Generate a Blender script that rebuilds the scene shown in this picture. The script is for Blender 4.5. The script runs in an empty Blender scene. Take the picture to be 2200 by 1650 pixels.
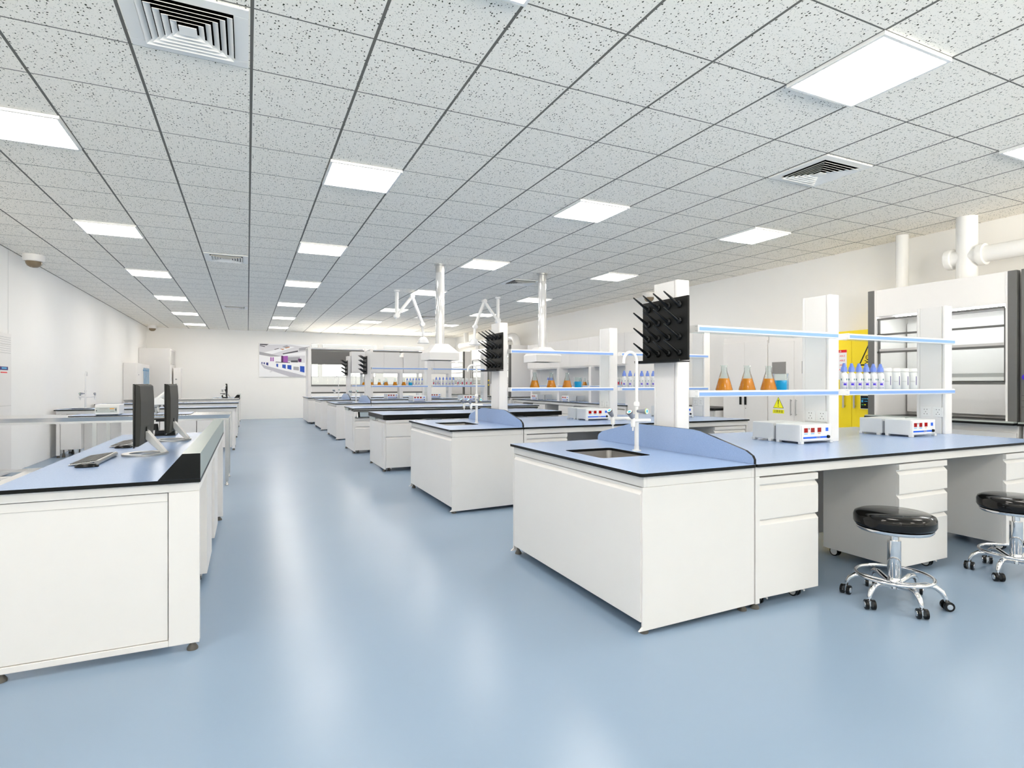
import bpy, bmesh, math, random
from mathutils import Vector, Matrix
random.seed(7)
sc = bpy.context.scene
COL = sc.collection
PI = math.pi

EXPOSURE = -0.03; LAMP_E = 23.5; SKY_E = 1.0; GROUND_FILL_E = 22.0
# ------------------------------------------------------------------ materials
def mat(name, col, rough=.5, metal=0.0, spec=.5, trans=0.0, emit=None, es=0.0, coat=0.0, ior=1.45, alpha=1.0):
    m = bpy.data.materials.new(name); m.use_nodes = True
    b = m.node_tree.nodes['Principled BSDF']
    b.inputs['Base Color'].default_value = (*col, 1)
    b.inputs['Roughness'].default_value = rough
    b.inputs['Metallic'].default_value = metal
    b.inputs['Specular IOR Level'].default_value = spec
    b.inputs['Transmission Weight'].default_value = trans
    b.inputs['Coat Weight'].default_value = coat
    b.inputs['IOR'].default_value = ior
    if emit:
        b.inputs['Emission Color'].default_value = (*emit, 1)
        b.inputs['Emission Strength'].default_value = es
    return m

def noisy(m, scale=40, amt=.04, detail=3):
    """small colour variation + slight bump so that surfaces are procedural"""
    nt = m.node_tree; b = nt.nodes['Principled BSDF']
    c = b.inputs['Base Color'].default_value[:]
    tc = nt.nodes.new('ShaderNodeTexCoord'); n = nt.nodes.new('ShaderNodeTexNoise')
    n.inputs['Scale'].default_value = scale; n.inputs['Detail'].default_value = detail
    nt.links.new(tc.outputs['Object'], n.inputs['Vector'])
    mx = nt.nodes.new('ShaderNodeMix'); mx.data_type = 'RGBA'
    mx.inputs[6].default_value = (c[0]*(1-amt), c[1]*(1-amt), c[2]*(1-amt), 1)
    mx.inputs[7].default_value = (min(1, c[0]*(1+amt)), min(1, c[1]*(1+amt)), min(1, c[2]*(1+amt)), 1)
    nt.links.new(n.outputs['Fac'], mx.inputs[0]); nt.links.new(mx.outputs[2], b.inputs['Base Color'])
    return m

WHITE = noisy(mat('white_powder_coat', (.81, .795, .78), .38), 6, .012)
WHITE2 = noisy(mat('white_aluminium_profile', (.84, .84, .83), .25), 8, .01)
WALL = noisy(mat('wall_paint', (.90, .895, .88), .7, spec=.2), 3, .01)
BLACK = noisy(mat('black_resin_edge', (.005, .006, .006), .4, spec=.25), 50, .2)
BLKPL = noisy(mat('black_glossy_plastic', (.006, .007, .008), .2, spec=.35), 50, .2)
DKGREY = noisy(mat('dark_grey_metal', (.13, .13, .125), .4), 20, .04)
MIDGREY = noisy(mat('mid_grey_plastic', (.30, .31, .32), .4), 20, .04)
GLASSGRN = noisy(mat('grey_green_lip', (.42, .47, .45), .3), 20, .03)
CHROME = noisy(mat('polished_chrome', (.80, .80, .81), .06, 1.0), 20, .02)
STEEL = noisy(mat('brushed_stainless_steel', (.62, .62, .61), .26, 1.0), 30, .06)
SINKST = noisy(mat('sink_steel', (.40, .39, .38), .32, .9), 30, .06)
SILVER = noisy(mat('silver_aluminium', (.55, .55, .54), .35, .8), 30, .04)
VINYL = noisy(mat('black_gloss_vinyl', (.006, .006, .006), .10, spec=.4), 50, .2)
BLUESTR = noisy(mat('blue_insert_strip', (.24, .40, .78), .45, spec=.2), 20, .03)
BLUESTR2 = noisy(mat("steel_blue_pipe", (.20, .38, .58), .3), 20, .05)
KEYS = noisy(mat('dark_key_plastic', (.05, .05, .048), .4), 60, .2)
SCRBACK = noisy(mat('grey_monitor_back', (.045, .045, .041), .45, spec=.08), 8, .08)
YELLOW = noisy(mat('yellow_cabinet_paint', (.95, .73, .02), .35), 6, .02)
SIGNYEL = mat('sign_yellow', (.95, .93, .02), .5)
INK = mat('sign_black', (.005, .005, .005), .5)
REDINK = mat('sign_red', (.8, .01, .015), .5)
PAPER = mat('sign_white', (.86, .86, .85), .6)
PINK = mat('pale_red_sticker', (.85, .55, .53), .6)
BLUECAP = noisy(mat('periwinkle_cap_plastic', (.17, .27, .72), .3), 40, .05)
NAVY = mat('navy_label', (.018, .01, .16), .5)
INDIGO = mat('indigo_label', (.04, .01, .55), .5)
VIOLET = mat('violet_print', (.38, .30, .62), .5)
TEAL = mat('teal_print', (.05, .16, .18), .5)
GREYINK = mat('grey_print', (.42, .42, .42), .5)
WHPLAST = noisy(mat('white_bottle_plastic', (.80, .82, .83), .25, trans=.12), 20, .01)
REDLAB = mat('red_label', (.72, .01, .06), .5)
LEDRED = mat('dark_red_display', (.22, .0, .0), .15, emit=(.5, .0, .0), es=.25)
BTNBLUE = mat('blue_panel_print', (.01, .13, .78), .3)
CYANP = mat('cyan_print', (.05, .42, .75), .4)
ORANGEP = mat('orange_print', (.85, .38, .03), .4)
GREYKNOB = noisy(mat('grey_tap_knob', (.26, .28, .33), .4), 30, .04)
CYANCAP = mat('cyan_cap_disc', (.05, .62, .78), .3)
LIMERING = mat('lime_ring', (.55, .68, .12), .4)
ORANGE = mat('orange_liquid', (.95, .36, .012), .12, trans=.35)
BLUELIQ = mat('cyan_liquid', (.005, .42, .82), .12, trans=.25)
RUBBER = noisy(mat('grey_rubber_foot', (.10, .095, .085), .6), 30, .05)
DOMEBR = noisy(mat('smoked_dome', (.22, .17, .11), .15), 30, .05)
INSTR = noisy(mat('pale_grey_instrument', (.70, .71, .71), .4), 12, .015)
SCREEN = mat('dark_glass_screen', (.12, .15, .18), .08)
SCREENLT = mat('pale_lcd', (.35, .42, .47), .15)
VENT = noisy(mat('vent_white', (.90, .885, .85), .45), 10, .01)
VENTBK = mat('vent_black', (.001, .001, .001), .9, spec=0)
LAMP = mat('lamp_diffuser', (1, 1, 1), .5, emit=(1, .925, .84), es=LAMP_E)
HOODLAMP = mat('hood_tube_light', (1, 1, 1), .5, emit=(1, 1, 1), es=26.0)
POSTERS = {k: mat('print_'+k, v, .45) for k, v in dict(
    white=(.86, .87, .90), pale=(.66, .66, .70), grey=(.36, .36, .40), dark=(.05, .05, .07), blue=(.015, .08, .46),
    navy=(.01, .03, .22), purple=(.34, .09, .42), plum=(.08, .01, .10), orange=(.55, .25, .12), floor=(.50, .50, .56)).items()}

def glass_mat(name, tint=(1, 1, 1), refl=.9):
    m = bpy.data.materials.new(name); m.use_nodes = True; nt = m.node_tree
    for n in list(nt.nodes): nt.nodes.remove(n)
    o = nt.nodes.new('ShaderNodeOutputMaterial'); mx = nt.nodes.new('ShaderNodeMixShader')
    t = nt.nodes.new('ShaderNodeBsdfTransparent'); t.inputs[0].default_value = (*tint, 1)
    g = nt.nodes.new('ShaderNodeBsdfGlossy'); g.inputs['Roughness'].default_value = .02
    f = nt.nodes.new('ShaderNodeLayerWeight'); f.inputs['Blend'].default_value = .22
    mu = nt.nodes.new('ShaderNodeMath'); mu.operation = 'MULTIPLY'; mu.inputs[1].default_value = refl
    nt.links.new(f.outputs['Fresnel'], mu.inputs[0]); nt.links.new(mu.outputs[0], mx.inputs[0])
    nt.links.new(t.outputs[0], mx.inputs[1]); nt.links.new(g.outputs[0], mx.inputs[2])
    nt.links.new(mx.outputs[0], o.inputs[0])
    return m
GLASS = glass_mat('clear_pane_glass', (.97, .985, .98), .5)
GLASSW = noisy(mat('translucent_white_cup', (.86, .87, .87), .2, trans=.25), 10, .01)
SHELFGL = glass_mat('shelf_glass', (.90, .94, .95), .35)
LABGL = glass_mat('laboratory_glass', (.90, .95, .94), .8)

def topblue():
    m = mat('blue_worktop_laminate', (.33, .455, .69), .22)
    nt = m.node_tree; b = nt.nodes['Principled BSDF']
    tc = nt.nodes.new('ShaderNodeTexCoord'); n = nt.nodes.new('ShaderNodeTexNoise')
    n.inputs['Scale'].default_value = 260; n.inputs['Detail'].default_value = 2
    cr = nt.nodes.new('ShaderNodeValToRGB')
    cr.color_ramp.elements[0].position = .35; cr.color_ramp.elements[0].color = (.285, .395, .62, 1)
    cr.color_ramp.elements[1].position = .65; cr.color_ramp.elements[1].color = (.335, .45, .68, 1)
    nt.links.new(tc.outputs['Object'], n.inputs['Vector']); nt.links.new(n.outputs['Fac'], cr.inputs[0])
    nt.links.new(cr.outputs[0], b.inputs['Base Color'])
    bp = nt.nodes.new('ShaderNodeBump'); bp.inputs['Strength'].default_value = .06; bp.inputs['Distance'].default_value = .001
    nt.links.new(n.outputs['Fac'], bp.inputs['Height']); nt.links.new(bp.outputs[0], b.inputs['Normal'])
    return m
TOPBLUE = topblue()

def floor_mat():
    m = mat('blue_epoxy_floor', (.37, .48, .63), .27)
    nt = m.node_tree; b = nt.nodes['Principled BSDF']
    tc = nt.nodes.new('ShaderNodeTexCoord'); n = nt.nodes.new('ShaderNodeTexNoise')
    n.inputs['Scale'].default_value = .7; n.inputs['Detail'].default_value = 3
    cr = nt.nodes.new('ShaderNodeValToRGB')
    cr.color_ramp.elements[0].position = .3; cr.color_ramp.elements[0].color = (.235, .322, .440, 1)
    cr.color_ramp.elements[1].position = .7; cr.color_ramp.elements[1].color = (.248, .338, .455, 1)
    nt.links.new(tc.outputs['Object'], n.inputs['Vector']); nt.links.new(n.outputs['Fac'], cr.inputs[0])
    nt.links.new(cr.outputs[0], b.inputs['Base Color'])
    n2 = nt.nodes.new('ShaderNodeTexNoise'); n2.inputs['Scale'].default_value = 90; n2.inputs['Detail'].default_value = 2
    nt.links.new(tc.outputs['Object'], n2.inputs['Vector'])
    bp = nt.nodes.new('ShaderNodeBump'); bp.inputs['Strength'].default_value = .03; bp.inputs['Distance'].default_value = .002
    nt.links.new(n2.outputs['Fac'], bp.inputs['Height']); nt.links.new(bp.outputs[0], b.inputs['Normal'])
    return m
FLOOR = floor_mat()

GX0, GY0, TS = .0211, 4.2819, .6
CZ = 3.096
def ceiling_mat():
    m = mat('mineral_fibre_tiles', (.76, .775, .745), .85, spec=.1)
    nt = m.node_tree; b = nt.nodes['Principled BSDF']; L = nt.links.new
    tc = nt.nodes.new('ShaderNodeTexCoord'); sep = nt.nodes.new('ShaderNodeSeparateXYZ')
    L(tc.outputs['Object'], sep.inputs[0])
    def mth(op, a, bb=None, c=None):
        n = nt.nodes.new('ShaderNodeMath'); n.operation = op
        for i, v in enumerate((a, bb, c)):
            if v is None: continue
            if isinstance(v, (int, float)): n.inputs[i].default_value = v
            else: L(v, n.inputs[i])
        return n.outputs[0]
    def line(axis, off, half):
        v = mth('SUBTRACT', sep.outputs[axis], off)
        v = mth('DIVIDE', v, TS)
        v = mth('FRACT', mth('ADD', v, 100.5))
        v = mth('ABSOLUTE', mth('SUBTRACT', v, .5))
        return mth('LESS_THAN', v, half/TS)
    lx = line(0, GX0, .0085); ly = line(1, GY0, .0048)
    lines = mth('MAXIMUM', lx, ly)
    # fissured specks: two sizes of warped voronoi dots
    def dots(scale, r0, keep):
        mp = nt.nodes.new('ShaderNodeMapping'); mp.inputs['Scale'].default_value = (scale, scale*.8, 1)
        no = nt.nodes.new('ShaderNodeTexNoise'); no.inputs['Scale'].default_value = 60; no.inputs['Detail'].default_value = 1
        L(tc.outputs['Object'], no.inputs['Vector'])
        sc_ = nt.nodes.new('ShaderNodeVectorMath'); sc_.operation = 'SCALE'; sc_.inputs['Scale'].default_value = .012
        L(no.outputs['Color'], sc_.inputs[0])
        ad = nt.nodes.new('ShaderNodeVectorMath'); ad.operation = 'ADD'
        L(tc.outputs['Object'], ad.inputs[0]); L(sc_.outputs[0], ad.inputs[1]); L(ad.outputs[0], mp.inputs['Vector'])
        vo = nt.nodes.new('ShaderNodeTexVoronoi'); vo.voronoi_dimensions = '2D'; vo.inputs['Scale'].default_value = 1
        L(mp.outputs[0], vo.inputs['Vector'])
        s2 = nt.nodes.new('ShaderNodeSeparateColor'); L(vo.outputs['Color'], s2.inputs[0])
        rad = mth('MULTIPLY', s2.outputs[1], r0)
        return mth('MULTIPLY', mth('LESS_THAN', vo.outputs['Distance'], rad), mth('GREATER_THAN', s2.outputs[0], keep))
    d = mth('MAXIMUM', dots(58, .27, .55), mth('MULTIPLY', dots(140, .32, .72), .55))
    mx = nt.nodes.new('ShaderNodeMix'); mx.data_type = 'RGBA'
    mx.inputs[6].default_value = (.96, .92, .84, 1); mx.inputs[7].default_value = (.035, .04, .022, 1); L(d, mx.inputs[0])
    m2 = nt.nodes.new('ShaderNodeMix'); m2.data_type = 'RGBA'
    L(lines, m2.inputs[0]); L(mx.outputs[2], m2.inputs[6]); m2.inputs[7].default_value = (.17, .165, .15, 1)
    L(m2.outputs[2], b.inputs['Base Color'])
    return m
CEIL = ceiling_mat()

# ------------------------------------------------------------------ mesh builder
class MB:
    def __init__(s): s.v = []; s.f = []; s.m = []; s.s = []
    def _add(s, vs, fs, m, sm):
        o = len(s.v); s.v += [tuple(p) for p in vs]
        for q in fs: s.f.append(tuple(o+i for i in q)); s.m.append(m); s.s.append(sm)
        return s
    def box(s, x0, x1, y0, y1, z0, z1, m=0):
        if x1 < x0: x0, x1 = x1, x0
        if y1 < y0: y0, y1 = y1, y0
        if z1 < z0: z0, z1 = z1, z0
        vs = [(x0,y0,z0),(x1,y0,z0),(x1,y1,z0),(x0,y1,z0),(x0,y0,z1),(x1,y0,z1),(x1,y1,z1),(x0,y1,z1)]
        return s._add(vs, [(3,2,1,0),(4,5,6,7),(0,1,5,4),(1,2,6,5),(2,3,7,6),(3,0,4,7)], m, False)
    def prism(s, pts, axis, a, b, m=0, mcap=None, sm=False):
        """closed 2-D outline extruded along axis; pts give the other two coordinates in xyz order"""
        n = len(pts)
        if mcap is None: mcap = m
        def P(p, t):
            return {'x': (t, p[0], p[1]), 'y': (p[0], t, p[1]), 'z': (p[0], p[1], t)}[axis]
        vs = [P(p, a) for p in pts] + [P(p, b) for p in pts]
        o = len(s.v); s.v += vs
        for i in range(n):
            j = (i+1) % n; s.f.append((o+i, o+j, o+n+j, o+n+i)); s.m.append(m); s.s.append(sm)
        s.f.append(tuple(o+i for i in range(n-1, -1, -1))); s.m.append(mcap); s.s.append(False)
        s.f.append(tuple(o+n+i for i in range(n))); s.m.append(mcap); s.s.append(False)
        return s
    def poly(s, pts, m=0): return s._add(pts, [tuple(range(len(pts)))], m, False)
    def tube(s, path, r, seg=12, m=0, caps=True):
        path = [Vector(p) for p in path]; n = len(path)
        rs = r if isinstance(r, (list, tuple)) else [r]*n
        rings = []; up = None
        for i, p in enumerate(path):
            t = (path[min(i+1, n-1)]-path[max(i-1, 0)]).normalized()
            if up is None:
                up = Vector((0,0,1)) if abs(t.z) < .9 else Vector((1,0,0))
            a = t.cross(up)
            if a.length < 1e-5: a = t.orthogonal()
            a.normalize(); b = a.cross(t).normalized(); up = b
            rings.append([p + a*math.cos(2*PI*k/seg)*rs[i] + b*math.sin(2*PI*k/seg)*rs[i] for k in range(seg)])
        vs = [q for g in rings for q in g]; fs = []
        for i in range(n-1):
            for k in range(seg):
                k2 = (k+1) % seg
                fs.append((i*seg+k, i*seg+k2, (i+1)*seg+k2, (i+1)*seg+k))
        s._add(vs, fs, m, True)
        if caps:
            o = len(s.v)-len(vs)
            s.f.append(tuple(o+k for k in range(seg-1, -1, -1))); s.m.append(m); s.s.append(False)
            s.f.append(tuple(o+(n-1)*seg+k for k in range(seg))); s.m.append(m); s.s.append(False)
        return s
    def cyl(s, p0, p1, r0, r1=None, seg=20, m=0): return s.tube([p0, p1], [r0, r0 if r1 is None else r1], seg, m)
    def lathe(s, prof, c=(0,0,0), axis='z', seg=28, m=0, sm=True):
        """prof: list of (r, h); open profile revolved about axis through c"""
        vs = []; n = len(prof)
        for r, h in prof:
            for k in range(seg):
                a = 2*PI*k/seg; x, y = max(r, 1e-5)*math.cos(a), max(r, 1e-5)*math.sin(a)
                v = {'z': (x, y, h), 'x': (h, x, y), 'y': (y, h, x)}[axis]
                vs.append((v[0]+c[0], v[1]+c[1], v[2]+c[2]))
        fs = []
        for i in range(n-1):
            for k in range(seg):
                k2 = (k+1) % seg; fs.append((i*seg+k, i*seg+k2, (i+1)*seg+k2, (i+1)*seg+k))
        return s._add(vs, fs, m, sm)
    def torus(s, c, R, r, axis='z', seg=40, sr=10, m=0):
        vs = []
        for i in range(seg):
            a = 2*PI*i/seg
            for j in range(sr):
                b = 2*PI*j/sr; q = R + r*math.cos(b)
                p = (q*math.cos(a), q*math.sin(a), r*math.sin(b))
                if axis == 'x': p = (p[2], p[0], p[1])
                if axis == 'y': p = (p[1], p[2], p[0])
                vs.append((p[0]+c[0], p[1]+c[1], p[2]+c[2]))
        fs = [(i*sr+j, ((i+1)%seg)*sr+j, ((i+1)%seg)*sr+(j+1)%sr, i*sr+(j+1)%sr) for i in range(seg) for j in range(sr)]
        return s._add(vs, fs, m, True)
    def wrap(s, c, r, a0, a1, z0, z1, m=0, n=5):
        """label patch lying on an upright cylinder; angles in degrees"""
        vs = []
        for k in range(n+1):
            a = math.radians(a0+(a1-a0)*k/n)
            for z in (z0, z1): vs.append((c[0]+r*math.cos(a), c[1]+r*math.sin(a), z))
        return s._add(vs, [(2*k, 2*k+2, 2*k+3, 2*k+1) for k in range(n)], m, True)
    def xf(s, M, start=0):
        for i in range(start, len(s.v)): s.v[i] = tuple(M @ Vector(s.v[i]))
        return s
    def build(s, name, mats, parent=None, bevel=0, seg=2, angle=35, w=False):
        if not isinstance(mats, (list, tuple)): mats = [mats]
        vs = s.v
        if w and parent is not None:
            L = ROOTLOC[parent.name]; vs = [(p[0]-L[0], p[1]-L[1], p[2]-L[2]) for p in vs]
        me = bpy.data.meshes.new(name); me.from_pydata(vs, [], s.f); me.update()
        for mm in mats: me.materials.append(mm)
        for p, a, b in zip(me.polygons, s.m, s.s): p.material_index = a; p.use_smooth = b
        bm = bmesh.new(); bm.from_mesh(me); bmesh.ops.recalc_face_normals(bm, faces=bm.faces[:]) ; bm.to_mesh(me); bm.free()
        if any(s.s): me.set_sharp_from_angle(angle=math.radians(50))
        o = bpy.data.objects.new(name, me); COL.objects.link(o)
        if parent is not None: o.parent = parent
        if bevel:
            b = o.modifiers.new('bevel', 'BEVEL'); b.width = bevel; b.segments = seg; b.limit_method = 'ANGLE'; b.angle_limit = math.radians(angle)
            b.use_clamp_overlap = True
        return o

ROOTLOC = {}
def tag(o, label, cat, group=None):
    o['label'] = label; o['category'] = cat
    if group: o['group'] = group
    return o
def thing(name, label, cat, loc=(0,0,0), rz=0, group=None):
    o = bpy.data.objects.new(name, None); COL.objects.link(o); o.empty_display_size = .1
    o.location = loc; o.rotation_euler = (0, 0, rz); ROOTLOC[o.name] = tuple(loc)
    return tag(o, label, cat, group)
KIDS = {}
def children(o): return [c for c in bpy.data.objects if c.parent == o]
def dup(root, loc, label, rz=None, group=None):
    r = root.copy(); COL.objects.link(r); r.location = loc; ROOTLOC[r.name] = tuple(loc)
    if rz is not None: r.rotation_euler = (0, 0, rz)
    r['label'] = label
    if group: r['group'] = group
    for ch in children(root):
        c = ch.copy(); COL.objects.link(c); c.parent = r
        for g in children(ch):
            d = g.copy(); COL.objects.link(d); d.parent = c
    return r
def struct(name, mb, mats, bevel=0):
    o = mb.build(name, mats, None, bevel); o['kind'] = 'structure'; return o
def rrect(x0, x1, y0, y1, r, n=5):
    pts = []
    for cx, cy, a0 in ((x1-r, y0+r, -90), (x1-r, y1-r, 0), (x0+r, y1-r, 90), (x0+r, y0+r, 180)):
        for k in range(n+1):
            a = math.radians(a0+90*k/n); pts.append((cx+r*math.cos(a), cy+r*math.sin(a)))
    return pts
def text_mesh(txt, size, name='lettering', extrude=.0004, align='CENTER'):
    cu = bpy.data.curves.new(name, 'FONT'); cu.body = txt; cu.size = size; cu.extrude = extrude; cu.align_x = align; cu.align_y = 'CENTER'
    to = bpy.data.objects.new(name, cu); COL.objects.link(to)
    dg = bpy.context.evaluated_depsgraph_get()
    me = bpy.data.meshes.new_from_object(to.evaluated_get(dg))
    bpy.data.objects.remove(to); 
    return me
def put_text(txt, size, parent, M, material, name='lettering'):
    me = text_mesh(txt, size, name); me.materials.clear(); me.materials.append(material)
    me.transform(M); o = bpy.data.objects.new(name, me); COL.objects.link(o); o.parent = parent; return o
ORD = ['leftmost', 'second from left', 'third from left', 'fourth from left', 'fifth from left', 'rightmost']
# ------------------------------------------------------------------ camera
F, TH, HZ, HC = 1225.1, .4343157, 823.7, 1.25
cam = bpy.data.cameras.new('camera'); co = bpy.data.objects.new('camera', cam); COL.objects.link(co)
cam.sensor_fit = 'HORIZONTAL'; cam.sensor_width = 36; cam.lens = F/2200*36
cam.shift_y = -(825-HZ)/2200
co.location = (0, 0, HC); co.rotation_euler = (PI/2, 0, -TH); cam.clip_end = 100
cam.clip_start = .05
sc.camera = co

# ------------------------------------------------------------------ room shell
X0, X1, Y0, Y1 = -3.0, 7.65, -5.2, 21.95
struct('floor', MB().box(X0, X1, Y0, Y1, -.1, 0), FLOOR)
struct('ceiling', MB().box(X0, X1, Y0, Y1, CZ, CZ+.1), CEIL)
mb = MB().box(X0-.12, X0, Y0, Y1, -.1, CZ+.1)
struct('wall_left', mb, WALL)
mb = MB()
for y in (10.07,): mb.box(X0, X0+.0015, y-.006, y+.006, 0, CZ)
struct('trim_1', mb, noisy(mat('panel_joint_grey', (.62,.62,.61), .6), 5))
struct('wall_right', MB().box(X1, X1+.12, Y0, Y1, -.1, CZ+.1), WALL)
mb = MB().box(X0-.12, X1+.12, Y0-.12, Y0, -.1, .9).box(X0-.12, X1+.12, Y0-.12, Y0, 2.95, CZ+.1)
FILL_WINDOWS = [(-2.8, -.3), (-.2, 2.3), (2.4, 4.9), (5.0, 7.45)]
xs = [X0-.12] + [v for w in FILL_WINDOWS for v in w] + [X1+.12]
for a, b in zip(xs[::2], xs[1::2]): mb.box(a, b, Y0-.12, Y0, .9, 2.95)
struct('wall_back', mb, WALL)
for i, (a, b) in enumerate(FILL_WINDOWS):      # unseen windows added behind the camera to let in fill light
    m = MB(); t = .04; y = Y0-.08
    m.box(a, a+t, y, y+.04, .9, 2.95).box(b-t, b, y, y+.04, .9, 2.95).box(a+t, b-t, y, y+.04, .9, .9+t).box(a+t, b-t, y, y+.04, 2.95-t, 2.95)
    o = struct('window_%d' % (i+5), m, WHITE2)
    MB().box(a+t, b-t, y+.018, y+.022, .9+t, 2.95-t).build('pane', GLASS, o)
for (xa, xb, za, zb, yy, rx) in ((-2.8, 7.45, .9, 2.95, Y0-.02, PI/2), (2.1, 6.3, 1.5, 2.7, Y1+.02, -PI/2)):
    la = bpy.data.lights.new('window_portal', 'AREA'); la.shape = 'RECTANGLE'; la.size = xb-xa; la.size_y = zb-za; la.cycles.is_portal = True
    lo = bpy.data.objects.new('window_portal', la); COL.objects.link(lo); lo.location = ((xa+xb)/2, yy, (za+zb)/2); lo.rotation_euler = (rx, 0, 0)
WZ0, WZ1 = 1.5, 2.70
wins = [(2.10, 2.36), (2.49, 4.46), (4.74, 6.3)]
mb = MB().box(X0-.12, X1+.12, Y1, Y1+.2, -.1, WZ0).box(X0-.12, X1+.12, Y1, Y1+.2, WZ1, CZ+.1)
xs = [X0-.12] + [v for w in wins for v in w] + [X1+.12]
for a, b in zip(xs[::2], xs[1::2]): mb.box(a, b, Y1, Y1+.2, WZ0, WZ1)
struct('wall_far', mb, WALL)
struct('light_blocker', MB().box(1.5, 7.2, Y1+.2, Y1+.62, 1.30, 1.42), noisy(mat('light_blocker_grey', (.35, .35, .34), .8), 5))  # unseen ledge added outside to keep ground light off the far windows
for i, (a, b) in enumerate(wins):
    m = MB(); t = .012; y = Y1+.05
    m.box(a, a+t, y, y+.04, WZ0, WZ1).box(b-t, b, y, y+.04, WZ0, WZ1).box(a+t, b-t, y, y+.04, WZ0, WZ0+t).box(a+t, b-t, y, y+.04, WZ1-t, WZ1)
    o = struct('window_%d' % (i+1), m, DKGREY)
    g = MB().box(a+t, b-t, y+.018, y+.022, WZ0+t, WZ1-t).build('pane', GLASS, o)
    if i == 1:
        MB().box(a+.04, b-.5, y-.02, y-.01, 2.28, 2.36).build('blind_bar', noisy(mat('amber_blind', (.85, .45, .05), .5), 9), o)

# ------------------------------------------------------------------ ceiling fixtures
def cellxy(i, j): return (GX0+(i+.5)*TS, GY0+(j+.5)*TS)
rows = [-9, -4, 1, 6, 11, 16, 21, 26]
names_i = {-3: 'left', 1: 'centre-left', 5: 'centre-right', 9: 'right'}
names_j = {-14: 'behind the camera, last row', -9: 'behind the camera', -4: 'nearest row', 1: 'second row from camera', 6: 'third row', 11: 'fourth row', 16: 'fifth row',
           21: 'sixth row', 26: 'seventh row, by the far wall'}
first = None
for j in rows:
    for i in (-3, 1, 5, 9):
        x, y = cellxy(i, j); z = CZ
        lab = 'square white ceiling light panel, %s column, %s' % (names_i[i], names_j[j])
        if first is None:
            first = thing('ceiling_light', lab, 'light', (x, y, z), 0, 'square ceiling light panels')
            h = .30
            m = MB().box(-h, h, -h, -h+.018, -.022, 0).box(-h, h, h-.018, h, -.022, 0).box(-h, -h+.018, -h+.018, h-.018, -.022, 0).box(h-.018, h, -h+.018, h-.018, -.022, 0)
            m.build('frame', WHITE2, first)
            MB().box(-h+.018, h-.018, -h+.018, h-.018, -.016, -.004).build('diffuser', LAMP, first)
        else: dup(first, (x, y, z), lab)
# square air diffusers
first = None
for i, j, w in ((-1, -2, 'large square slotted air vent at top left, nearest the camera'), (7, -2, 'square air vent with black slots near the right wall, nearest'),
                (-1, 8, 'square air vent in the middle of the left ceiling'), (7, 8, 'square air vent in the middle of the right ceiling'),
                (-1, 18, 'farthest square air vent on the left of the ceiling'), (7, 18, 'farthest square air vent on the right of the ceiling')):
    x, y = cellxy(i, j)
    lab = 'white ' + w
    if first is None:
        first = thing('air_vent', lab, 'vent', (x, y, CZ), 0, 'square ceiling air vents')
        h = .285; q = .215
        m = MB()
        for a, b, c, d in ((-h, h, -h, -q), (-h, h, q, h), (-h, -q, -q, q), (q, h, -q, q)): m.box(a, b, c, d, -.010, 0)
        m.build('frame', VENT, first, .003)
        MB().box(-q, q, -q, q, -.002, 0).build('duct_opening', VENTBK, first)
        for k in range(6):                     # sloped square louvre rings
            a0 = q-.004-k*.034; a1 = a0-.026; m = MB()
            z0, z1 = -.009, -.026
            if k == 5: m.box(-a0, a0, -a0, a0, z1, z1+.003)
            else:
                o4 = [(-a0, -a0), (a0, -a0), (a0, a0), (-a0, a0)]; i4 = [(-a1, -a1), (a1, -a1), (a1, a1), (-a1, a1)]
                for n in range(4):
                    p, r = o4[n], o4[(n+1) % 4]; p2, r2 = i4[n], i4[(n+1) % 4]
                    m._add([(p2[0], p2[1], z0), (r2[0], r2[1], z0), (r[0], r[1], z1), (p[0], p[1], z1),
                            (p2[0], p2[1], z0+.002), (r2[0], r2[1], z0+.002), (r[0], r[1], z1+.002), (p[0], p[1], z1+.002)],
                           [(0,1,2,3), (7,6,5,4), (0,4,5,1), (2,6,7,3)], 0, False)
            m.build('louvre', VENT, first)
    else: dup(first, (x, y, CZ), lab)
# dome cameras
first = None
for (x, y), lab in zip(((-2.79, 10.34), (-2.75, 21.3), (7.45, 9.4)), ('white dome security camera high on the left side, nearest the camera',
                       'tiny white dome security camera at the far left corner', 'white dome security camera on the right, behind the black peg rack')):
    if first is None:
        first = thing('dome_camera', lab, 'camera', (x, y, CZ), 0, 'ceiling dome cameras')
        MB().lathe([(0, 0), (.13, 0), (.13, -.07), (.118, -.092), (.1, -.095), (0, -.095)]).build('housing', WHITE, first)
        MB().lathe([(.098, -.094), (.094, -.125), (.075, -.155), (.045, -.175), (0, -.182)]).build('dome', DOMEBR, first)
    else: dup(first, (x, y, CZ), lab)

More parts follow.
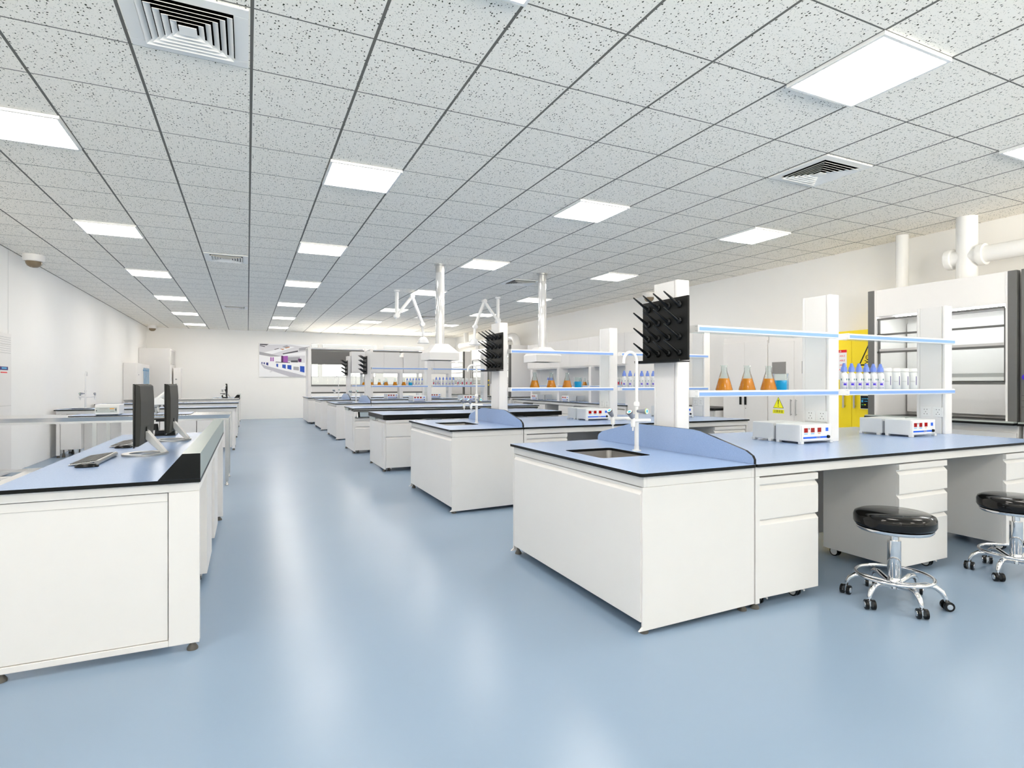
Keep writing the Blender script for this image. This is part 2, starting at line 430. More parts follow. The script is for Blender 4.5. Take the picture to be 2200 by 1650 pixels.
# ------------------------------------------------------------------ benches
TZ = .805                      # worktop height
TT = .017                      # worktop thickness
def worktop(name, label, x0, x1, y0, y1, z=TZ, th=TT, hole=None, r=.02, group=None, topmat=None):
    t = thing(name, label, 'worktop', ((x0+x1)/2, (y0+y1)/2, z-th), 0, group)
    topmat = topmat or TOPBLUE
    m = MB(); out = rrect(x0, x1, y0, y1, r)
    if hole:
        inn = rrect(*hole, .035); n = len(out)
        vs = [(p[0], p[1], z) for p in out] + [(p[0], p[1], z) for p in inn] + [(p[0], p[1], z-th) for p in out] + [(p[0], p[1], z-th) for p in inn]
        fs = [(i, (i+1) % n, n+(i+1) % n, n+i) for i in range(n)]
        m._add(vs, fs, 1, False)
        o = 0
        for i in range(n):
            k = (i+1) % n
            m.f += [(i, 2*n+i, 2*n+k, k), (n+i, n+k, 3*n+k, 3*n+i), (2*n+i, 3*n+i, 3*n+k, 2*n+k)]; m.m += [0, 0, 0]; m.s += [False]*3
    else:
        n = len(out)
        vs = [(p[0], p[1], z) for p in out] + [(p[0], p[1], z-th) for p in out]
        m._add(vs, [tuple(range(n))], 1, False)
        m.f.append(tuple(range(2*n-1, n-1, -1))); m.m.append(0); m.s.append(False)
        for i in range(n):
            k = (i+1) % n; m.f.append((i, n+i, n+k, k)); m.m.append(0); m.s.append(False)
    m.build('slab', [BLACK, topmat], t, w=True)
    return t

def drawer_front(x0, x1, z0, z1, y=0.0, dep=.02):
    # profile in y-z with the sloped pull along the top edge
    return MB().prism([(y, z0), (y, z1-.022), (y+.018, z1-.002), (y+dep, z1-.002), (y+dep, z0)], 'x', x0, x1)

CASTER = []
def caster(parent, x, y):
    """twin-wheel white caster with black tyres and a brake lever; copies share the mesh"""
    if not CASTER:
        m = MB(); R_ = .034
        for sx in (-1, 1):
            m.lathe([(0, sx*.006), (.026, sx*.006), (.026, sx*.019), (0, sx*.019)], (0, 0, R_), 'x', 24, 0)
            m.lathe([(.025, sx*.006), (R_, sx*.006), (R_, sx*.017), (.0262, sx*.0195)], (0, 0, R_), 'x', 24, 1)
        m.box(-.005, .005, -.02, .02, .03, .053, 0)
        m.tube([(.022, -.005, .050), (.022, -.036, .050), (.022, -.052, .042)], .005, 8, 0)
        CASTER.append(m)
    m0 = CASTER[0]
    if len(CASTER) == 1:
        o = m0.build('caster', [WHITE, BLKPL], parent); CASTER.append(o)
    else:
        o = CASTER[1].copy(); COL.objects.link(o); o.parent = parent
    o.location = (x, y, 0); return o

def pedestal(label, x0, x1, y0, y1, drawers=(.21,), face=-1, cast=True, group='mobile drawer cabinets', top=.725):
    """drawer cabinet on casters, front toward -Y (face=-1); origin at front-left floor"""
    t = thing('drawer_cabinet', label, 'cabinet', (x0, y0, 0), 0, group)
    w, d = x1-x0, y1-y0; zb = .055; zt = top
    MB().box(0, w, .02, d, zb, zt).build('body', WHITE, t, .002)
    MB().box(0, w, 0, .02, zt-.038, zt).build('top_rail', WHITE, t, .0015)
    z = zt-.048; n = len(drawers)
    for h in drawers:
        drawer_front(0, w, z-h, z).build('drawer', WHITE, t, .001); z -= h+.010
    drawer_front(0, w, zb, z).build('drawer', WHITE, t, .001)
    if cast:
        for cx in (.05, w-.13):
            for cy in (.06, d-.06): caster(t, cx, cy)
    return t

FOOT = []
def foot(parent, x, y):
    if not FOOT:
        FOOT.append(MB().lathe([(0, 0), (.024, 0), (.024, .008), (.017, .020), (.010, .028), (.010, .045), (0, .045)], (0, 0, 0), 'z', 16).build('foot', RUBBER, parent))
        o = FOOT[0]
    else: o = FOOT[0].copy(); COL.objects.link(o); o.parent = parent
    o.location = (x, y, 0); return o

def sink_cabinet(label, y0, x0=1.77, x1=2.535, dy=1.52, group='sink cabinets at the aisle ends'):
    t = thing('sink_cabinet', label, 'cabinet', (x0, y0, 0), 0, group); w = x1-x0
    zt = TZ-TT
    m = MB().box(.015, w, .012, dy-.012, .06, .60)
    for za, zb, e, xl in ((.60, zt-.06, .012, .015), (zt-.055, zt, 0, .012)):
        m.box(xl, xl+.02, e, dy-e, za, zb).box(w-.02, w, e, dy-e, za, zb).box(xl+.02, w-.02, e, e+.02, za, zb).box(xl+.02, w-.02, dy-e-.02, dy-e, za, zb)
    m.build('body', WHITE, t, .002)
    # door facing the aisle (-X), with the sloped pull along its top
    m = MB().prism([(0, .062), (0, zt-.092), (.020, zt-.068), (.026, zt-.068), (.026, .062)], 'y', .012, dy-.03)
    # prism 'y' takes (x,z)
    m.build('door', WHITE, t, .0015)
    # end panels with toe pieces
    for a, b in ((0, .012), (dy-.012, dy)):
        MB().prism([(.006, .038), (-.016, .020), (.030, .020), (w, .034), (w, zt-.056), (.006, zt-.056)], 'y', a, b).build('end_panel', WHITE, t, .002)
    for fx in (.035, w-.06):
        for fy in (.03, dy-.03): foot(t, fx, fy)
    return t

def splash(label, x, y0, y1, group='low splash panels between sink and worktop'):
    yc = (y0+y1)/2; h = (y1-y0)/2
    half = [(-h, 0), (-h, .025), (-h+.012, .045), (-h+.06, .070), (-.36, .150), (-.30, .157)]
    pts = half + [(-a, b) for a, b in reversed(half)]
    t = thing('splash_panel', label, 'panel', (x, yc, TZ+.0005), 0, group)
    MB().prism(pts, 'x', -.009, .009, 0, 1).build('panel', [BLACK, SPLASH], t)
    return t
SPLASH = TOPBLUE

def basin(label, hole, yc, group='steel sinks'):
    x0, x1, y0, y1 = hole
    t = thing('sink_basin', label, 'sink', ((x0+x1)/2, (y0+y1)/2, TZ-.2), 0, group)
    out = rrect(x0-.006, x1+.006, y0-.006, y1+.006, .04); n = len(out)
    inn = rrect(x0+.01, x1-.01, y0+.01, y1-.01, .04)
    ztop = TZ-TT-.001; zb = TZ-.19
    m = MB(); vs = [(p[0], p[1], ztop) for p in out] + [(p[0], p[1], zb) for p in inn]
    m._add(vs, [(i, (i+1) % n, n+(i+1) % n, n+i) for i in range(n)], 0, True)
    m.f.append(tuple(range(n, 2*n))); m.m.append(0); m.s.append(False)
    m.build('bowl', SINKST, t, w=True)
    MB().lathe([(0, .003), (.02, .003), (.026, 0)], ((x0+x1)/2, (y0+y1)/2, zb+.001), 'z', 16).build('drain', CHROME, t, w=True)
    return t

def knob(m, p, d, mi=0, cap=1, ring=2):
    """tap knob: tapered grip with a coloured end disc, pointing along d"""
    p = Vector(p); d = Vector(d).normalized()
    m.tube([p, p+d*.012, p+d*.050, p+d*.054], [.010, .0135, .0195, .0195], 16, mi)
    m.tube([p+d*.054, p+d*.0575], [.0195, .0185], 16, ring)
    m.tube([p+d*.0575, p+d*.0580], [.0175, .0172], 16, 3); m.tube([p+d*.0580, p+d*.0585], [.010, .0095], 16, cap)

def faucet(label, loc, rz=0, group='swan-neck laboratory taps'):
    """pole, swan neck toward local -X, two gas-cock arms toward -X"""
    t = thing('laboratory_tap', label, 'tap', loc, rz, group)
    MB().lathe([(0, 0), (.030, 0), (.030, .004), (.0165, .006), (.0165, .03)], seg=20).tube([(0,0,.006), (0,0,.20)], .0145, 18).build('column', WHITE2, t)
    m = MB().tube([(0,0,.20), (0,0,.31)], .0125, 16).lathe([(.0125, .29), (.019, .295), (.019, .318), (.012, .325)])
    p = [(0,0,.31), (0,0,.59)]
    R = .052
    for k in range(1, 13):
        a = PI*k/12*.98; p.append((-R+R*math.cos(a), 0, .59+R*math.sin(a)*1.15))
    p.append((-2*R-.001, 0, .575))
    m.tube(p, .0105, 14).build('swan_neck', WHITE2, t)
    for yy, nm in ((-.10, 0), (.12, 1)):
        m = MB().tube([(0, 0, .20), (0, yy, .205)], .011, 12).tube([(.03, yy, .205), (-.105, yy, .207)], .0115, 14)
        m.lathe([(0, .225), (.013, .222), (.015, .19), (.013, .168), (.006, .165), (.005, .142), (0, .142)], (-.105, yy, 0), 'z', 14)
        arm = m.build('side_tap', WHITE2, t)
        k = MB(); knob(k, (-.108, yy, .222), (-.62, -.25, .75)); k.build('knob', [GREYKNOB, CYANCAP, BLACK, PAPER], arm)
    k = MB().tube([(0, -.01, .262), (0, -.035, .262)], .009, 12, 0); knob(k, (0, -.03, .262), (.35, -1, .03)); k.build('knob', [GREYKNOB, CYANCAP, LIMERING, PAPER], t)
    return t

def rack(label, loc, posts=((0, .107), (1.48, 1.595), (2.99, 3.095)), shelves=(.376, .803), H=1.125, group='reagent shelf racks', upper=None):
    """posts along +X, origin at front-left foot of the first post on the worktop; depth .24"""
    t = thing('reagent_rack', label, 'shelf', loc, 0, group)
    for a, b in posts:
        m = MB().box(a, b, .032, .208, 0, H-.002)
        m.prism(rrect(a, b, 0, .031, .012), 'z', 0, H).prism(rrect(a, b, .209, .24, .012), 'z', 0, H)
        m.build('post', WHITE, t, .0015)
    for (a0, a), (b, b0) in zip(posts, posts[1:]):
        for zs in shelves:
            zr0, zr1 = zs-.0215, zs+.0215
            s = MB().box(a+.004, b-.002, -.05, .31, zr1-.012, zr1-.004).build('shelf', SHELFGL, t)
            for ya, yb in ((-.075, -.048),):
                r = MB().prism([(ya, zr0+.006), (ya+.006, zr0), (yb, zr0), (yb, zr1), (ya+.006, zr1), (ya, zr1-.008)], 'x', a+.008, b-.001)
                r.build('rail', WHITE2, s)
                yf = ya-.0006 if ya < 0 else yb+.0006
                MB().box(a+.012, b-.003, yf-.0005, yf+.0005, zs-.013, zs+.010).build('insert_strip', BLUESTR, s)
            m = MB().box(a+.001, a+.009, -.075, .315, zr0-.002, zr1+.002)
            m.build('bracket', WHITE2, s, .002)
            m = MB()
            for yy in (-.066, -.055):
                for zz in (zs-.014, zs+.014): m.cyl((a, yy, zz), (a+.0095, yy, zz), .0022, seg=8)
            for o in (m,): o.build('screw', MIDGREY, s)
    for a, b in posts[:]:
        pass
    return t

def sockets(label, x, y, z, group='double wall sockets'):
    """two white sockets on a face looking toward -X"""
    t = thing('wall_socket', label, 'socket', (x, y, z), 0, group)
    MB().box(-.006, 0, -.04, .04, -.042, .042).build('plate', WHITE2, t, .002)
    m = MB()
    for dy, dz in ((-.011, .022), (.011, .022), (0, 0), (-.012, -.018), (.012, -.018)): m.box(-.0068, -.0058, dy-.0025, dy+.0025, dz-.003, dz+.003)
    m.build('pin_holes', BLACK, t)
    return t

def peg_rack(label, loc, group='black peg drying racks'):
    """board facing -X, origin at bottom-centre of its back"""
    t = thing('peg_drying_rack', label, 'rack', loc, 0, group)
    MB().box(-.016, 0, -.228, .228, .012, .425).build('board', BLACK, t, .003)
    m = MB().prism([(0, 0), (-.084, 0), (-.088, .018), (-.080, .018), (-.076, .008), (0, .008)], 'y', -.228, .228).build('drip_tray', BLACK, t)
    base = None
    for r in range(4):
        for c in range(4):
            z = .375-r*.104; y = -.152+c*.1045
            if base is None:
                m = MB().lathe([(0, -.005), (.021, -.004), (.024, .0), (.024, .006), (.018, .012), (.006, .014)], (0, 0, 0), 'x', 16)
                for i, v in enumerate(m.v): m.v[i] = (-v[0], v[1], v[2])
                d = Vector((-.84, 0, .54)).normalized(); p = Vector((-.010, 0, 0))
                m.tube([p, p+d*.04, p+d*.135, p+d*.14], [.0125, .0095, .0048, .003], 10)
                base = m.build('peg', BLKPL, t); o = base
            else: o = base.copy(); COL.objects.link(o); o.parent = t
            o.location = (-.018, y, z)
    return t

# instruments -------------------------------------------------------
def instrument(label, loc, group='white dry-bath heaters with red displays'):
    """two-part white box, panel facing -Y; origin at front-left bottom; w .34 d .44 h .145"""
    t = thing('dry_bath_heater', label, 'instrument', loc, 0, group)
    w = .345
    MB().box(0, w, .012, .225, .014, .140).build('front_housing', INSTR, t, .006)
    MB().box(.006, w-.006, .252, .45, .014, .142).build('rear_housing', INSTR, t, .006)
    MB().box(.02, w-.02, .225, .252, .02, .120).build('connector', MIDGREY, t)
    m = MB()
    for x in (0, w-.03):
        for y in (.0, .19, .265, .42): m.box(x, x+.03, y+.002, y+.03, 0, .02)
    m.build('feet', INSTR, t, .002)
    p = MB().box(.014, w-.014, .006, .012, .022, .134).build('control_panel', WHITE2, t, .002)
    for i in range(3): MB().box(.035+i*.072, .073+i*.072, .0035, .006, .083, .116).build('display', LEDRED, p)
    m = MB()
    for i in range(2): m.box(.036+i*.072, .072+i*.072, .005, .006, .070, .075, 1)
    m.box(.184, .21, .005, .006, .070, .075, 2); m.box(.026, .285, .005, .006, .038, .051, 0)
    m.box(.17, .176, .0045, .006, .041, .048, 3); m.box(.186, .192, .0045, .006, .041, .048, 2); m.box(.20, .206, .0045, .006, .041, .048, 3); m.box(.085, .091, .0045, .006, .104, .116, 4)
    m.build('printed_markings', [BTNBLUE, CYANP, ORANGEP, LIMERING, BLACK], p)
    MB().box(.268, .294, .003, .006, .088, .114).build('button', BTNBLUE, p)
    MB().lathe([(0, -.012), (.011, -.012), (.0125, 0)], (.292, .006, .046), 'y', 16).build('knob', BLACK, p)
    return t

# glassware ---------------------------------------------------------
_fl = [];
def flask(label, loc, group, s=1.0):
    if _fl: return dup(_fl[0], loc, label, group=group)
    t = thing('conical_flask', label, 'flask', loc, 0, group); _fl.append(t)
    pr_ = [(0, 0), (.052, 0), (.0575, .004), (.057, .010), (.030, .108), (.024, .126), (.0205, .140), (.0205, .170), (.0245, .175), (.0245, .179)]
    MB().lathe(pr_, seg=32).build('glass_body', LABGL, t)
    MB().lathe([(0, .002), (.051, .002), (.0555, .006), (.0550, .010), (.0345, .086), (0, .086)], seg=32).build('liquid', ORANGE, t)
    return t
_bk = []
def beaker(label, loc, group=None):
    if _bk: return dup(_bk[0], loc, label, group=group)
    t = thing('beaker', label, 'beaker', loc, 0, group); _bk.append(t)
    MB().lathe([(0, 0), (.051, 0), (.055, .004), (.055, .120), (.058, .125)], seg=32).build('glass_body', LABGL, t)
    MB().lathe([(0, .002), (.052, .002), (.0535, .006), (.0535, .074), (0, .074)], seg=32).build('liquid', BLUELIQ, t)
    return t
_bt = []
def bottle(label, loc, group):
    if _bt: return dup(_bt[0], loc, label, group=group)
    t = thing('squeeze_bottle', label, 'bottle', loc, 0, group); _bt.append(t)
    MB().lathe([(0, 0), (.026, 0), (.0292, .003), (.0292, .112), (.027, .124), (.021, .133), (.016, .138), (.016, .148), (0, .148)], seg=24).build('body', WHPLAST, t)
    m = MB().lathe([(.0245, .144), (.0245, .150), (.0205, .180), (.0160, .182), (.0145, .190), (.0085, .211), (0, .212)], seg=12, sm=False)
    m.build('cap', BLUECAP, t)
    m = MB(); c = (0, 0); r = .0295
    m.wrap(c, r, -150, -112, .036, .052, 0); m.wrap(c, r, -170, -110, .0145, .017, 1); m.wrap(c, r, -168, -118, .056, .060, 1)
    m.wrap(c, r, -112, -96, .075, .090, 2); m.wrap(c, r, -112, -98, .024, .066, 1); m.wrap(c, r, -112, -96, .012, .018, 2)
    m.wrap(c, r, 168, 186, .075, .090, 2)
    m.build('label', [INDIGO, VIOLET, TEAL], t)
    return t
_jr = {}
def jar(label, loc, group, red=False):
    if red in _jr: return dup(_jr[red], loc, label, group=group)
    t = thing('white_jar', label, 'jar', loc, 0, group); _jr[red] = t
    MB().lathe([(0, 0), (.035, 0), (.0385, .004), (.0385, .135), (.036, .146), (.033, .150), (0, .150)], seg=28).build('body', WHPLAST, t)
    MB().lathe([(.0375, .152), (.0375, .176), (.035, .180), (0, .180)], seg=28).build('lid', WHITE2, t)
    m = MB(); c = (0, 0); r = .0389
    m.wrap(c, r, -106, -96, .036, .112, 0); m.wrap(c, r, -165, -120, .066, .069, 1)
    if red: m.wrap(c, r, -150, -112, .030, .085, 2)
    m.build('label', [NAVY, GREYINK, REDLAB], t)
    return t
# ------------------------------------------------------------------ right-hand row of islands
BX0, BXM, BX1 = 1.765, 2.535, 5.655
ISL = [('nearest', 2.27), ('second', 5.175), ('farther', 13.02), ('farthest', 15.88)]
HOLE = lambda y: (1.91, 2.28, y+.575, y+1.03)
for nm, y in ISL:
    front = nm in ('nearest', 'second')
    d = {'nearest': 'nearest island', 'second': 'second island', 'farther': 'third sink island', 'farthest': 'farthest sink island'}[nm]
    D = 1.56
    worktop('sink_worktop', 'short blue sink worktop with black edge at the aisle end of the %s' % d, BX0-.012, BXM, y, y+D-.005, hole=HOLE(y), group='sink worktops')
    worktop('island_worktop', 'long blue worktop with thin black edge on the %s' % d, BXM+.004, BX1, y+.002, y+D-.003, r=.008, group='island worktops')
    basin('square steel sink let into the aisle end of the %s' % d, HOLE(y), y)
    sink_cabinet('white sink cabinet closing the aisle end of the %s' % d, y+.02)
    splash('blue splash panel with sloped ends, between sink and worktop, %s' % d, BXM-.004, y+.012, y+D-.012)
    faucet('white swan-neck tap with grey knobs beside the sink of the %s' % d, (2.336, y+.806, TZ+.0005))
    # frame under the long worktop
    t = thing('island_bench', 'white steel bench carrying the long blue worktop of the %s' % d, 'bench', (BXM+.01, y+.02, 0), 0, 'island benches')
    L = BX1-BXM-.02; zt = TZ-TT-.001
    for a, b in ((0, .04), (D-.08, D-.04)): MB().box(0, L, a, b, zt-.053, zt).build('apron', WHITE, t, .0015)
    MB().box(0, .03, .04, D-.08, zt-.053, zt).build('cross_beam', WHITE, t)
    for xx in (0, L-.03):
        MB().box(xx, xx+.03, .0, .04, .03, zt-.054).build('leg', WHITE, t)
        MB().box(xx, xx+.03, D-.08, D-.04, .03, zt-.054).build('leg', WHITE, t)
        for yy in (.02, D-.06): foot(t, xx+.015, yy)
    MB().box(.05, L-.05, .75, .77, .08, zt-.054).build('centre_panel', WHITE, t)
    if front:
        pedestal('narrow white drawer cabinet on casters next to the sink end of the %s' % d, 2.575, 3.055, y+.022, y+.56, (.185,))
        pedestal('white three-drawer cabinet on casters under the middle of the %s' % d, 3.825, 4.355, y+.022, y+.56, (.145, .145))
        pedestal('white three-drawer cabinet on casters under the right end of the %s' % d, 5.10, 5.60, y+.022, y+.56, (.145, .145))
    else:
        pedestal('white drawer cabinet under the sink end of the %s' % d, 2.575, 3.055, y+.022, y+.56, (.185,))
    yr = y+.66
    H = 1.125 if front else 1.215
    if nm != 'farthest':
        rack('white post rack with two glass shelves standing on the %s' % d, (2.55, yr, TZ+.0005), H=H)
    else:
        rack('white post rack with one glass shelf below overhead cabinets, %s' % d, (2.55, yr, TZ+.0005), shelves=(.376,), H=H)
        for xa, xb, q in ((2.66, 4.028, 'left'), (4.147, 5.538, 'right')):
            c = thing('overhead_cabinet', '%s white overhead cabinet between the posts of the %s' % (q, d), 'cabinet', (xa, yr-.06, 1.54), 0, 'overhead cabinets on the farthest island')
            W = xb-xa; MB().box(0, W, .02, .36, 0, .61).build('body', WHITE, c, .002)
            for k in range(3): MB().box(k*W/3+.002, (k+1)*W/3-.002, 0, .02, .03, .605).build('door', WHITE, c, .001)
    peg_rack('black sixteen-peg drying rack on the end post of the %s' % d, (2.5495, y+.77, 1.387 if front else 1.387+.08))
    for k, xx in enumerate((4.03, 5.54)):
        for q, yy in enumerate((yr+.058, yr+.158)):
            sockets('white square socket, %s of the pair on the %s post, %s' % (('right', 'left')[q], ('middle', 'last')[k], d), xx, yy, .995)
    instrument('white heater box with red displays at the middle post of the %s' % d, (3.66, y+.61, TZ+.0005))
    instrument('white heater box with red displays at the last post of the %s' % d, (4.96, y+.60, TZ+.0005))
    zs = TZ+.376+.0215-.0035; ys = yr+.09
    g = 'orange liquid flasks'
    for k, xx in enumerate((3.03, 3.25, 3.465)):
        flask('flask of orange liquid, %s of three on the %s shelf' % (('leftmost', 'middle', 'rightmost')[k], d), (xx, ys-.02, zs), g)
    beaker('clear beaker of blue liquid right of the flasks on the %s' % d, (3.64, ys+.02, zs), 'blue liquid beakers')
    for k in range(6):
        bottle('blue-capped squeeze bottle, %s of six on the %s shelf' % (ORD[k], d), (4.285+.0905*k, ys-.03, zs), 'blue-capped squeeze bottles')
    for k in range(4):
        jar('white screw-lid jar, %s of four right of the bottles, %s' % (('leftmost', 'second', 'third', 'rightmost')[k], d), (4.885+.117*k, ys+.01, zs), 'white screw-lid jars', red=(nm != 'nearest'))

# two black-edged tables between the islands
def table(nm, label, x0, x1, y0, y1, th, seam=False):
    t = worktop('thick_worktop', 'blue worktop with %s on the %s' % (('thick black edge' if not seam else 'two black edge lines'), label), x0, x1, y0, y1, th=th, r=.004)
    f = thing('lab_table', 'white panel-ended %s' % label, 'table', (x0+.02, y0+.03, 0))
    D = y1-y0-.06; L = x1-x0-.04; zt = TZ-th-.001
    if seam:
        MB().box(0, L, 0, .03, zt-.02, zt).build('apron', WHITE, f)
        MB().box(-.005, L, -.012, .03, zt-.038, zt-.021).build('edge_strip', BLACK, f)
    for yy in (.5*D, D-.03): MB().box(.03, L-.03, yy, yy+.03, zt-.055, zt-.001).build('cross_rail', WHITE, f)
    for xx in (0, L-.02): MB().box(xx, xx+.02, -.015, D, .035, zt-.056 if not seam else zt-.04).build('end_panel', WHITE, f, .002)
    MB().box(-.006, -.001, .12, D-.02, .2, .66).build('side_cover', WHITE, f)
    for xx in (.012, L-.012):
        for yy in (.05, D-.05): foot(f, xx, yy)
    MB().box(-.012, -.002, D*.55, D*.98, zt-.045, zt-.001).build('corner_plate', GLASSGRN, f)
    return f
table('t3', 'table under the two hanging hoods', 1.73, 4.615, 8.03, 9.12, .062)
table('t4', 'table behind the hanging hoods', 1.70, 5.43, 10.37, 11.41, .017, True)
pedestal('white cabinet with two drawer fronts, left end of the table under the hanging hoods', 1.772, 2.36, 8.045, 8.6, (.185,), top=.728)
pedestal('white cabinet with two drawer fronts, middle of the table under the hanging hoods', 2.60, 3.2, 8.075, 8.6, (.185,), top=.728)
pedestal('white cabinet at the right end of the table under the hanging hoods', 4.0, 4.5, 8.075, 8.6, (.185,), top=.728)
pedestal('white cabinet below the touch screen behind the thick-edged table', 1.742, 2.2, 10.39, 10.95, (.10,), top=.625)
pedestal('white drawer cabinet at the right end of the table behind the hanging hoods', 4.5, 5.0, 10.41, 10.9, (.185,))
t = thing('touch_screen_unit', 'tilted grey touch screen in a black bezel at a far table corner', 'screen', (1.765, 10.375, .635))
MB().prism([(.03, 0), (-.03, .005), (.012, .110), (.03, .110)], 'x', 0, .42).build('housing', WHITE, t, .003)
def slant(x0, x1, a, b, off):   # strip on the slanted front, a..b along the slope
    p0, p1 = Vector((0, -.03, .005)), Vector((0, .012, .110)); n = Vector((0, -.105, .042)).normalized()
    q0, q1 = p0.lerp(p1, a)+n*off, p0.lerp(p1, b)+n*off
    m = MB(); e = n*-.002
    vs = []
    for q in (q0, q1):
        for x in (x0, x1):
            vs += [(x, q.y, q.z), (x, q.y+e.y, q.z+e.z)]
    return m._add(vs, [(0,2,6,4), (1,5,7,3), (0,1,3,2), (4,6,7,5), (0,4,5,1), (2,3,7,6)], 0, False)
slant(.02, .40, .02, .98, .002).build('bezel', BLKPL, t)
slant(.055, .345, .12, .88, .004).build('display', SCREENLT, t)

# far bench with the two see-through hoods
FY = 18.55
worktop('hood_worktop', 'blue worktop with black edge under the see-through hoods by the far wall', 1.68, 5.6, FY, 20.4)
c = thing('base_cabinet', 'white base cabinet with doors under the far see-through hoods', 'cabinet', (1.70, FY+.03, 0), 0)
MB().box(0, 3.88, .02, 1.78, .055, TZ-TT-.002).build('body', WHITE, c, .002)
for k in range(8): drawer_front(k*.485+.004, k*.485+.481, .055, .71).build('door', WHITE, c, .001)
for k in (0, 1, 3, 5): caster(c, .1+k*.6, .06)
for k, (xa, xb) in enumerate(((1.70, 3.50), (3.60, 5.42))):
    t = thing('bench_hood', ('left' if k == 0 else 'right')+' white-framed see-through hood on the bench by the far wall', 'hood', (xa, FY+.1, TZ+.0005), 0, 'see-through bench hoods')
    W = xb-xa; H = 1.535; Dp = .78
    for xx in (0, W-.09):
        for yy in (0, Dp-.06): MB().box(xx, xx+.09, yy, yy+.06, 0, H).build('post', WHITE, t, .003)
    MB().box(0, W, 0, Dp, H, H+.035).build('top_panel', WHITE, t)
    MB().box(.091, W-.091, .0, .03, H-.09, H-.03).build('header_bar', DKGREY, t)
    MB().box(.091, W-.091, Dp-.03, Dp, H-.12, H).build('rear_rail', WHITE, t)
    if k == 0: MB().box(.095, W-.095, .012, .022, H-.50, H-.091).build('raised_sash', noisy(mat('smoked_sash', (.12, .12, .118), .35), 20), t)
    else: MB().box(.095, W-.095, .012, .022, H-.50, H-.091).build('raised_sash', GLASS, t)
    MB().box(.091, W-.091, .0, .02, .355, .405).build('sash_bar', DKGREY, t)
    MB().box(.091, W-.091, .0, .02, .130, .175).build('sash_bar', DKGREY, t)
    for xx in (.091, W-.103): MB().box(xx, xx+.012, 0, .016, .406, H-.5).build('sash_stile', BLACK, t)
    MB().box(.104, W-.104, .004, .009, .41, H-.50).build('glass', GLASS, t)
    MB().box(.104, W-.104, .010, .016, .176, .354).build('lower_panel', WHITE, t)

# hanging square capture hoods
first = None
for x, lab in ((2.71, 'left hanging white capture hood on a glossy pipe above the thick-edged table'), (4.505, 'right hanging white capture hood on a glossy pipe above the thick-edged table')):
    if first is None:
        first = thing('hanging_hood', lab, 'hood', (x, 8.5, 1.605), 0, 'hanging capture hoods')
        m = MB(); a, b = .235, .105
        vs = [(-a, -a, .115), (a, -a, .115), (a, a, .115), (-a, a, .115), (-b, -b, .25), (b, -b, .25), (b, b, .25), (-b, b, .25), (-a, -a, 0), (a, -a, 0), (a, a, 0), (-a, a, 0)]
        m._add(vs, [(0,1,5,4), (1,2,6,5), (2,3,7,6), (3,0,4,7), (4,5,6,7), (8,9,1,0), (9,10,2,1), (10,11,3,2), (11,8,0,3)], 0, False)
        m.build('canopy', WHITE, first, .004)
        MB().box(-a+.006, a-.006, -a+.006, a-.006, .012, .018).build('underside', VENTBK, first)
        MB().lathe([(.07, .25), (.07, 1.42)], seg=28).build('pipe', noisy(mat('glossy_white_pipe', (.78, .78, .78), .06, .45), 10, .01), first)
        MB().lathe([(.085, 1.491), (.085, 1.47), (.0715, 1.465), (.0715, 1.36), (.070, 1.36)], seg=28).build('ceiling_collar', SILVER, first)
        MB().lathe([(.070, 1.42), (.070, 1.491)], seg=28).build('pipe_end', WHITE2, first)
    else: dup(first, (x, 8.5, 1.605), lab)

# jointed extraction arms
for x, y, s, lab in ((2.68, 11.2, 1, 'left white jointed extraction arm hanging from the ceiling'), (4.86, 11.2, -1, 'right white jointed extraction arm hanging from the ceiling')):
    t = thing('extraction_arm', lab, 'duct arm', (x, y, 2.06), 0, 'jointed extraction arms')
    MB().lathe([(.06, CZ-2.06), (.06, CZ-2.09), (.036, CZ-2.10), (.036, .62), (.03, .56)], seg=20).build('drop_pipe', WHITE2, t)
    m = MB().lathe([(0, -.06), (.05, -.06), (.055, -.05), (.055, .05), (.05, .06), (0, .06)], (0, 0, .53), 'y', 20); m.build('joint', WHITE2, t)
    MB().tube([(0, 0, .53), (s*.31, 0, .93)], .032, 16).build('arm', WHITE2, t)
    MB().lathe([(0, -.05), (.045, -.05), (.045, .05), (0, .05)], (s*.31, 0, .93), 'y', 20).build('joint', WHITE2, t)
    MB().tube([(s*.31, 0, .93), (s*.52, 0, .40)], .032, 16).build('arm', WHITE2, t)
    MB().lathe([(0, -.05), (.045, -.05), (.045, .05), (0, .05)], (s*.52, 0, .38), 'y', 20).tube([(s*.52, 0, .38), (s*.54, 0, .12)], .028, 16).build('wrist', WHITE2, t)
    MB().lathe([(.035, .13), (.06, .12), (.10, .06), (.12, 0)], (s*.54, 0, 0), 'z', 24).build('hood_cup', GLASSW, t)
